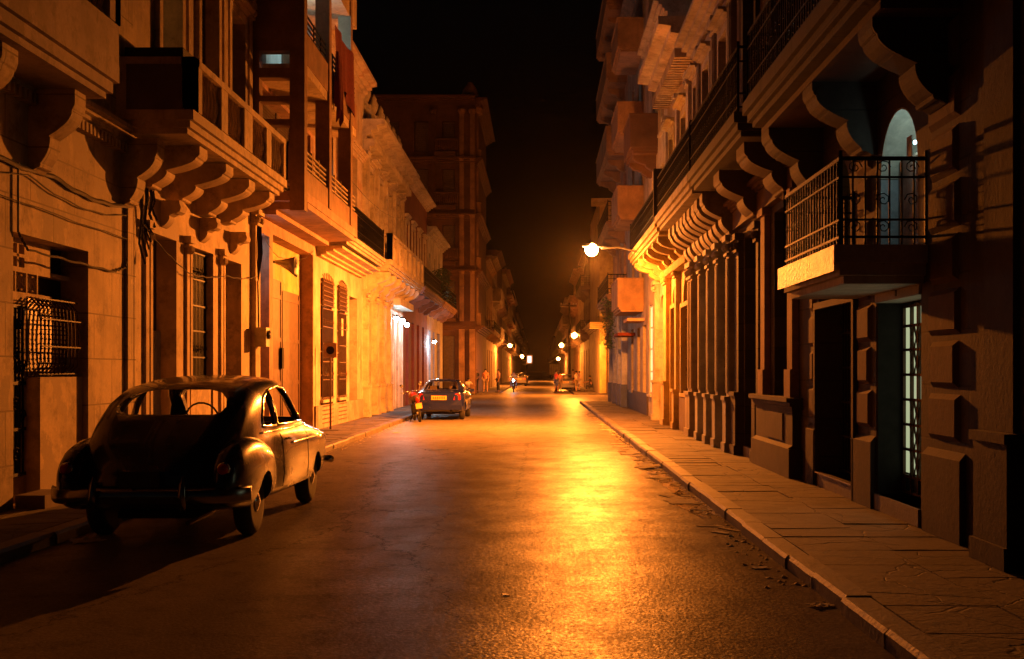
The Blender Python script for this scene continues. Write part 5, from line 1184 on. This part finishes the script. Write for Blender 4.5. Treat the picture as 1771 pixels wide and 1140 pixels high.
# ================================================================== PEOPLE
def skin_mesh(P, E, rad, root=0, lv=1):
    me = bpy.data.meshes.new('b'); me.from_pydata(P, E, []); o = bpy.data.objects.new('b', me); COL.objects.link(o)
    o.modifiers.new('s', 'SKIN'); s2 = o.modifiers.new('u', 'SUBSURF'); s2.levels = lv; s2.render_levels = lv
    for i, v in enumerate(me.skin_vertices[0].data): v.radius = (rad[i], rad[i]); v.use_root = (i == root)
    dg = bpy.context.evaluated_depsgraph_get(); dg.update(); r = bpy.data.meshes.new_from_object(o.evaluated_get(dg)); bpy.data.objects.remove(o); return r
def person(label, loc, rz, pose='stand', top='t_dark', legs='t_denim', skin='skin', h=1.7, group=None, seat=.0, arm=0, hair=True, skirt=False, shorts=False, cat='person'):
    k = h/1.7; r = empty('person', loc, label, cat, group, rz)
    ORG[r.name] = Vector((0, 0, 0))
    J = {}
    if pose == 'stand':
        J = dict(pel=(0, 0, .93), spi=(0, .01, 1.15), che=(0, .0, 1.34), nec=(0, -.01, 1.46), hea=(0, .02, 1.56), top=(0, .01, 1.66))
        for n, s in (('l', -1), ('r', 1)):
            J.update({n+'hip': (s*.09, 0, .9), n+'kne': (s*.11, .03+.05*s*arm, .5), n+'ank': (s*.12, -.02+.08*s*arm, .09), n+'toe': (s*.14, .14+.08*s*arm, .035),
                      n+'sho': (s*.18, 0, 1.4), n+'elb': (s*.23, -.03, 1.13), n+'wri': (s*.22, .06+.12*max(0, arm)*(s > 0), .9+.25*arm*(s > 0)), n+'han': (s*.21, .09+.2*max(0, arm)*(s > 0), .82+.3*arm*(s > 0))})
    else:
        z = seat
        J = dict(pel=(0, 0, z+.1), spi=(0, .05, z+.3), che=(0, .1, z+.5), nec=(0, .12, z+.62), hea=(0, .15, z+.72), top=(0, .15, z+.82))
        for n, s in (('l', -1), ('r', 1)):
            w = .22 if pose == 'ride' else .1
            J.update({n+'hip': (s*.1, .02, z+.07), n+'kne': (s*w, .42, z+.06), n+'ank': (s*w, .36, max(.09, z-.36)), n+'toe': (s*w, .52, max(.04, z-.41)),
                      n+'sho': (s*.18, .1, z+.56), n+'elb': (s*.27, .28, z+.36), n+'wri': (s*.27, .52, z+.34), n+'han': (s*.27, .6, z+.34)})
    J = {a: Vector(b)*k for a, b in J.items()}
    rad = dict(pel=.13, spi=.115, che=.14, nec=.052, hea=.085, top=.07)
    for n in 'lr': rad.update({n+'hip': .085, n+'kne': .055, n+'ank': .038, n+'toe': .035, n+'sho': .055, n+'elb': .04, n+'wri': .026, n+'han': .032})
    ed = [('pel', 'spi'), ('spi', 'che'), ('che', 'nec'), ('nec', 'hea'), ('hea', 'top')]
    for n in 'lr': ed += [('pel', n+'hip'), (n+'hip', n+'kne'), (n+'kne', n+'ank'), (n+'ank', n+'toe'), ('che', n+'sho'), (n+'sho', n+'elb'), (n+'elb', n+'wri'), (n+'wri', n+'han')]
    def mk(E, grow, nm, mat, trim={}):
        keys = []
        for a, b in E:
            for q in (a, b):
                if q not in keys: keys.append(q)
        me = skin_mesh([tuple(J[q]) for q in keys], [(keys.index(a), keys.index(b)) for a, b in E], [rad[q]*k+grow for q in keys])
        o = link_mesh(nm, me, mat, r, smooth=True); return o
    body = mk(ed, 0, 'body', M[skin])
    # hands: four fingers and a thumb, lightly curled
    for n, s in (('l', -1), ('r', 1)):
        H = J[n+'han']; D = (H-J[n+'wri']).normalized(); Sx = D.cross(Vector((1, 0, 0)) if abs(D.x) < .8 else Vector((0, 0, 1))).normalized(); m = MB()
        for i in range(4): 
            b0 = H+Sx*(i-1.5)*.018*k; L = (.065, .075, .07, .055)[i]*k; N = Vector((-s, 0, 0)); m.tube([b0, b0+D*L*.5, b0+D*L*.85+N*.015, b0+D*L+N*.035], [.009, .008, .0075, .006], 5)
        b0 = J[n+'wri']+D*.03+Sx*.025; m.tube([b0, b0+Sx*.03+D*.02, b0+Sx*.035+D*.055], [.011, .01, .007], 5); m.build('fingers', M[skin], body, smooth=True)
    m = MB(); Hd = J['hea']+Vector((0, .085, .0))*k; m.lathe([(.004, -.02), (.016, 0), (.005, .03)], tuple(Hd), 6)
    for s in (-1, 1): m.lathe([(.004, -.02), (.02, 0), (.004, .025)], tuple(J['hea']+Vector((s*.09, 0, 0))*k), 6)
    m.build('nose_and_ears', M[skin], body, smooth=True)
    m = MB()
    for s in (-1, 1): m.lathe([(.003, -.008), (.01, 0), (.003, .008)], tuple(J['hea']+Vector((s*.032, .078, .02))*k), 6)
    m.build('eyes', M['hair'], body)
    sh = [('pel', 'spi'), ('spi', 'che')]
    J['nc'] = J['che']+(J['nec']-J['che'])*.7; rad['nc'] = .06
    sh.append(('che', 'nc'))
    for n in 'lr': J[n+'sl'] = J[n+'sho']+(J[n+'elb']-J[n+'sho'])*.75; rad[n+'sl'] = .05; sh += [('che', n+'sho'), (n+'sho', n+'sl')]
    mk(sh, .012, 'shirt', M[top])
    tr = []
    for n in 'lr':
        J[n+'hem'] = J[n+'kne'] if shorts else J[n+'kne']+(J[n+'ank']-J[n+'kne'])*.92; rad[n+'hem'] = .065 if shorts else .05
        J[n+'kn2'] = J[n+'hip']+(J[n+'kne']-J[n+'hip'])*(.6 if shorts else .97); rad[n+'kn2'] = rad[n+'kne']+.005; tr += [('pel', n+'hip'), (n+'hip', n+'kn2'), (n+'kn2', n+'hem')]
    mk(tr, .012, 'shorts' if shorts else 'trousers', M[legs])
    if hair:
        m = MB(); c = J['top']-Vector((0, .02, .03)); m.lathe([(.086*k, -.06), (.098*k, -.02), (.095*k, .03), (.06*k, .07), (.01, .085)], tuple(c), 10); m.build('hair', M['hair'], r, smooth=True)
    for n in 'lr':
        a, b = J[n+'ank'], J[n+'toe']; m = MB(); m.tube([a+Vector((0, -.05, -.05)), a+Vector((0, 0, -.04)), b+Vector((0, .0, .0)), b+Vector((0, .05, -.0))], [.04, .048, .042, .02], 8); m.build('shoe', M['t_dark'], r, smooth=True)
    return r
person('standing person in dark clothes leaning by the left corner wall', (-4.55, 83.6, .12), R(200), top='t_dark', legs='t_dark')
person('standing person in an orange shirt and shorts on the far left corner', (-3.85, 83.4, .12), R(170), top='t_orange', legs='t_khaki', shorts=True, skin='skinl', arm=.6)
person('standing person in a pink shirt and dark trousers at the left kerb', (-2.95, 84.2, .12), R(110), top='t_pink', legs='t_dark', arm=.4)
person('person sitting on the left pavement step behind the blue saloon', (-4.9, 79.5, .05), R(210), 'sit', top='t_white', legs='t_denim', seat=.3, skin='skinl')
person('motorcycle rider in a grey shirt behind the headlight', (-2.0, 91.9, 0), R(180), 'ride', top='t_grey', legs='t_denim', seat=.78)
person('dark-clad passenger behind the motorcycle rider', (-2.0, 92.3, 0), R(180), 'ride', top='t_dark', legs='t_dark', seat=.82, arm=0)
person('tallest person left of the small car, red shirt and blue shorts', (1.35, 90.2, 0), R(-60), top='t_red', legs='t_blue', shorts=True, h=1.72, arm=.7)
person('person in an orange top nearest the left rear of the small car', (1.66, 91.6, 0), R(-30), top='t_orange', legs='t_khaki', h=1.6, skin='skinl')
person('person in a pale shirt and shorts right of the small car', (2.9, 89.9, 0), R(60), top='t_white', legs='t_khaki', shorts=True, h=1.68, skin='skinl', arm=.6)
person('shorter person in a pink top beside the one in a pale shirt', (3.2, 91.5, .12), R(100), top='t_pink', legs='t_white', shorts=True, h=1.55, skin='skinl')
person('person in khaki at the right kerb touching the small car', (2.75, 93.5, .12), R(80), top='t_khaki', legs='t_dark', h=1.7)
person('dark seated figure on the right pavement away from the group', (4.05, 89, .12), R(90), 'sit', top='t_dark', legs='t_dark', seat=.35)

# ================================================================== STREET THINGS
def cable(label, pts, r=.012, sag=0, n=14, name='cable'):
    out = []
    for a, b in zip(pts, pts[1:]):
        a, b = Vector(a), Vector(b)
        for i in range(n): f = i/n; out.append(a+(b-a)*f+Vector((0, 0, -sag*4*f*(1-f)+.01*math.sin(i*1.7))))
    out.append(Vector(pts[-1])); m = MB(); m.tube(out, r, 5); o = m.build(name, M['wire'], None, tuple(pts[0])); return tag(o, label, 'cable', 'cables on the left house fronts')
XW = -5.965
cable('thick sagging cable bundle across the ochre house above the vent holes', [(XW, 11.0, 4.25), (XW, 14.2, 4.1), (XW, 16.95, 4.12)], .03, .1)
cable('thin slack wire drooping just under the thick cable bundle', [(XW, 11.0, 4.15), (XW, 13.5, 4.0), (XW, 16.95, 4.0)], .01, .16)
cable('conduit looping down from the bundle and along under the roof beam to the corner', [(XW, 13.25, 4.1), (XW, 13.25, 3.3), (XW, 13.5, 3.12), (XW, 16.2, 3.1), (XW, 16.7, 3.2), (XW, 16.88, 3.6), (XW, 16.9, 4.6)], .014)
cable('straight conduit down the corner between the ochre and three-door houses', [(XW, 17.0, 5.0), (XW, 17.0, .3)], .022)
cable('faint slanting wire high on the ochre house', [(XW, 9.6, 3.75), (XW, 17.0, 3.62)], .008, .03)
for i in range(7):
    rnd = random.Random(i); y = 17.12+.09*i; cable(f"{('lowest','second','third','fourth','fifth','sixth','topmost')[i]} loop in the tangle of cables by the first tall door", [(XW, y, 5.0), (XW+.08, y+rnd.uniform(-.1, .1), 4.3), (XW+.03, y+rnd.uniform(-.12, .12), 3.6+.1*i), (XW+.1, y+.1, 3.3+.12*i)], .014+.01*rnd.random(), n=6)
cable('cable strung across the three tall doors to the garage corner', [(XW+.05, 17.3, 3.9), (XW+.1, 19.4, 3.35), (XW+.1, 21.7, 3.5), (XW+.06, 24.3, 3.7)], .01, .05)
for i in range(4):
    cable(f"{('short','bent','twisted','hooked')[i]} cable drop at the corner beside the garage opening", [(XW+.06, 24.25+.08*i, 5.0), (XW+.1, 24.2+.1*i, 4.2), (XW+.04, 24.35+.07*i, 3.3+.2*i)], .02, n=6)
cable('thin wire hanging over the garage opening', [(XW, 25.0, 4.7), (XW-.1, 27.5, 4.4), (XW, 30.6, 4.9)], .008, .15)
cable('wire strung along the iron balcony above the barred windows', [(-5.1, 31.5, 6.9), (-5.1, 45, 7.6)], .008, .3)
def wbox(name, label, cat, b, mat): m = MB(); m.box(*b); m.box(b[0]+.01, b[1]+.012, b[2]+.02, b[3]-.02, b[4]+.02, b[5]-.02); return tag(m.build(name, mat, None, (b[0], b[2], b[4])), label, cat)
r = empty('meter_box', (-5.9, 24.3, 2.1), 'pale electricity meter box on the pilaster left of the garage', 'meter')
m = MB(); m.box(-5.9, -5.66, 24.0, 24.32, 2.2, 2.62); bx = m.build('case', M['metalbox'], r); m = MB(); m.lathe([(.09, -5.66), (.1, -5.62), (.06, -5.6)], (0, 24.16, 2.45), 12, axis=0); m.build('dial', M['glassd'], bx); m = MB(); m.tube([(-5.85, 24.16, 2.62), (-5.87, 24.16, 3.6)], .018, 6); m.build('conduit', M['wire'], r)
r = empty('horn_lamp', (-6.3, 27.6, 4.3), 'unlit funnel-shaped metal lamp above the garage doors', 'lamp')
m = MB(); vs = []; n = 16
for rr, dx, dz in ((.04, 0, 0), (.07, .12, -.02), (.14, .3, -.06), (.25, .5, -.12), (.24, .5, -.13), (.1, .25, -.06)):
    for k in range(n): a = 2*PI*k/n; vs.append((-6.25+dx, 27.4+rr*math.cos(a), 4.3+dz+rr*math.sin(a)))
m.add(vs, [(i*n+k, i*n+(k+1) % n, (i+1)*n+(k+1) % n, (i+1)*n+k) for i in range(5) for k in range(n)]); m.build('reflector', M['galv'], r, smooth=True); m = MB(); m.tube([(-6.33, 27.4, 4.3), (-6.2, 27.4, 4.3)], .03, 6); m.build('bracket', M['iron'], r)
r = empty('no_parking_sign', (-5.62, 31.2, .12), 'square sign with a round dark symbol on a thin pole by the barred windows', 'sign')
m = MB(); m.tube([(-5.62, 31.2, .1), (-5.62, 31.2, 2.45)], .028, 7); m.build('pole', M['ironr'], r); m = MB(); m.box(-5.79, -5.45, 31.155, 31.17, 2.05, 2.45); pn = m.build('panel', simple('sign_faded', (.3, .2, .14), .5), r)
m = MB(); m.lathe([(.11, 31.15), (.11, 31.153)], (-5.62, 0, 2.25), 20, axis=1); m.build('symbol', M['iron'], pn)
# laundry
def laundry(name, label, x, y0, y1, z0, z1, mat, seed):
    rnd = random.Random(seed); n = 26; mrow = 14; m = MB(); vs = []
    for j in range(mrow+1):
        for i in range(n+1):
            f = i/n; g = j/mrow; hem = z0+(z1-z0)*.35*abs(math.sin(f*5+seed))*.8
            vs.append((x+.05*math.sin(f*22+seed)*(.3+g)+.04*math.sin(f*9), y0+(y1-y0)*f, z1+(hem-z1)*g))
    m.add(vs, [(j*(n+1)+i, j*(n+1)+i+1, (j+1)*(n+1)+i+1, (j+1)*(n+1)+i) for j in range(mrow) for i in range(n)])
    return tag(m.build(name, mat, None, (x, y0, z1), True), label, 'laundry')
laundry('hanging_blanket', 'long dark maroon blanket hanging from the upper gallery', -4.83, 27.3, 30.2, 8.2, 9.9, M['cloth_r'], 2)
laundry('hanging_towel', 'narrow maroon towel trailing below the big blanket', -4.80, 27.4, 28.0, 7.6, 9.3, M['cloth_r'], 5)
laundry('hanging_shirt', 'small bright red shirt drying in the lower gallery', -5.3, 25.2, 25.6, 6.5, 7.0, M['cloth_b'], 1)
# utility pole
r = empty('utility_pole', (2.75, 104, 0), 'thin dark utility pole with a crossbar rising beyond the distant lamps', 'pole')
m = MB(); m.tube([(2.75, 104, 0), (2.75, 104, 7.9)], [.13, .09], 8); m.build('post', M['woodd'], r); m = MB(); m.box(1.9, 3.4, 103.93, 104.07, 7.55, 7.7); cb = m.build('crossbar', M['ironr'], r)
for x in (2.0, 2.4, 3.1, 3.35): m = MB(); m.lathe([(.04, 0), (.07, .05), (.05, .18)], (x, 104, 7.7), 7); m.build('insulator', M['white'], cb)
# plants
def leaves(name, label, cat, c, ext, n, seed, size=.09, droop=0):
    rnd = random.Random(seed); m = MB(); r = empty(name, c, label, cat)
    for i in range(n):
        a, b, d = rnd.gauss(0, .4), rnd.gauss(0, .4), rnd.random()
        p = Vector((c[0]+a*ext[0]*(1-.4*d), c[1]+b*ext[1], c[2]+(-d if droop else d)*ext[2])); q = Vector((rnd.uniform(-1, 1), rnd.uniform(-1, 1), rnd.uniform(-.6, .3))).normalized(); w = q.cross(Vector((rnd.random(), rnd.random(), 1))).normalized(); s = size*rnd.uniform(.6, 1.3)
        m.add([p, p+q*s*.5+w*s*.3, p+q*s, p+q*s*.5-w*s*.3], [(0, 1, 2, 3)])
    m.build('foliage', M['leaf'], r); m = MB()
    for k in range(5): x, y = c[0]+rnd.uniform(-.3, .3)*ext[0], c[1]+rnd.uniform(-.4, .4)*ext[1]; m.tube([(x, y, c[2]), (x+rnd.uniform(-.1, .1), y, c[2]+(-1 if droop else 1)*ext[2]*.5), (x+rnd.uniform(-.2, .2), y, c[2]+(-1 if droop else 1)*ext[2]*.9)], .012, 4)
    m.build('stem', M['woodd'], r); return r
leaves('balcony_plant', 'bushy potted plant at the far end of the maroon house balcony', 'plant', (-5.25, 60.6, 5.55), (.6, 1.3, 1.5), 700, 2, .13)
leaves('balcony_plant', 'dark shrub on the balcony of the pale end house', 'plant', (-5.25, 64.5, 5.55), (.6, 1.6, 1.9), 800, 3, .13)
leaves('hanging_vine', 'green vine trailing below a balcony beside the blue column bases', 'plant', (3.1, 51.5, 5.0), (.35, .9, 2.3), 900, 4, .12, 1)
# litter
def scrap(name, label, x, y, z, w, l, mat, seed, rz=0, crump=.3, th=.012):
    rnd = random.Random(seed); n = 6; m = MB(); c, s = math.cos(rz), math.sin(rz); vs = []
    for t_ in (0, 1):
        for j in range(n+1):
            for i in range(n+1):
                a, b = (i/n-.5)*w*(1+rnd.uniform(-.12, .12)), (j/n-.5)*l*(1+rnd.uniform(-.12, .12))
                hh = .16*crump*min(w, l)*abs(noise.noise(Vector((i*.6, j*.6, seed*7.3)))); vs.append((x+a*c-b*s, y+a*s+b*c, z*.5+hh+t_*th*.3))
    N = (n+1)**2; fs = []
    for j in range(n):
        for i in range(n): q = j*(n+1)+i; fs += [(q, q+1, q+n+2, q+n+1), (N+q, N+q+n+1, N+q+n+2, N+q+1)]
    for i in range(n): fs += [(i, N+i, N+i+1, i+1), (n*(n+1)+i, n*(n+1)+i+1, N+n*(n+1)+i+1, N+n*(n+1)+i), (i*(n+1), (i+1)*(n+1), N+(i+1)*(n+1), N+i*(n+1)), (i*(n+1)+n, N+i*(n+1)+n, N+(i+1)*(n+1)+n, (i+1)*(n+1)+n)]
    m.add(vs, fs); return tag(m.build(name, mat, None, (x, y, z)), label, 'litter')
scrap('cardboard_scrap', 'flat pale cardboard strip tipped against the right kerb', 2.1, 20.3, .09, .22, 1.0, M['card'], 1, R(-38), .1)
scrap('crumpled_paper', 'crumpled paper lying alone in the right gutter nearest the camera', 2.04, 8.35, .01, .16, .13, M['paper'], 2, .4, .9)
scrap('paper_scrap', 'flattened white paper scrap in the gutter just past the dry patch', 1.9, 9.95, .008, .14, .1, M['paper'], 3, .2, .5)
scrap('paper_scrap', 'torn white paper among the puddles nearest the tipped cardboard', 1.92, 18.3, .012, .3, .35, M['paper'], 4, .9, .2)
scrap('paper_scrap', 'long white paper scrap floating in the farthest big puddle', 1.93, 24.2, .012, .25, 1.0, M['paper'], 5, .1, .15)
scrap('paper_scrap', 'small bright paper lit under the street lamp in the right gutter', 1.98, 33, .01, .25, .5, M['paper'], 6, .6, .6)
scrap('plastic_bag', 'crumpled pale plastic bag by the left kerb behind the vintage car', -4.5, 11.5, .01, .3, .3, M['paper'], 7, .6, 1.1)
scrap('paper_scrap', 'pale scrap on the left pavement edge past the front of the vintage car', -4.55, 25.0, .135, .3, .4, M['paper'], 8, .3, .6)
scrap('paper_scrap', 'white scrap lying on the road in front of the vintage car', -3.9, 31.5, .01, .2, .3, M['paper'], 9, .5, .6)
scrap('dark_debris', 'low dark debris on the road left of centre', -2.2, 24.8, .008, .45, .25, M['wire'], 10, .5, .25)
scrap('leaf_scrap', 'tiny dark leaf scrap on the road below the lamp reflection', -.25, 8.75, .008, .05, .06, M['wire'], 12, .5, .5)
rnd = random.Random(21)
for i in range(64):
    y = rnd.choice([rnd.uniform(12, 27), rnd.uniform(17, 45)]); o = scrap('paper_scrap', 'small pale scrap in the line of litter along the right gutter', KR-.06-abs(rnd.gauss(0, .13)), y, .009, rnd.uniform(.05, .16), rnd.uniform(.07, .34), M[rnd.choice(['paper', 'card', 'paper'])], 30+i, rnd.uniform(0, 3), rnd.uniform(.2, .6)); o['group'] = 'pale scraps littering the right gutter'
rnd = random.Random(77)
for i in range(16):
    y = rnd.uniform(14, 27); o = scrap('sodden_paper', 'larger flattened pale sheet soaked into the right gutter', KR-.17-rnd.uniform(0, .16), y, .012, rnd.uniform(.18, .32), rnd.uniform(.25, .6), M['paper'], 130+i, rnd.uniform(-.3, .3), .05); o['group'] = 'flattened pale sheets in the right gutter'
rnd = random.Random(9); m = MB()
for i in range(1500):
    side = rnd.random() < .72
    y = rnd.uniform(9, 48) if side else rnd.uniform(20, 46); x = (KR-abs(rnd.gauss(0, .13))-.02) if side else kerbL(y)+abs(rnd.gauss(0, .13))+.02; s = .006+.03*rnd.random()**3
    m.add([(x-s, y-s, .003), (x+s*.7, y-s*1.3, .003), (x+s, y+s, .004), (x-s*.6, y+s, .003), (x+rnd.uniform(-.5, .5)*s, y, .003+s*rnd.uniform(.2, .6))], [(0, 1, 4), (1, 2, 4), (2, 3, 4), (3, 0, 4)])
tag(m.build('gutter_debris', M['card']), 'scattered grit and scraps in both gutters', 'debris', kind='stuff')
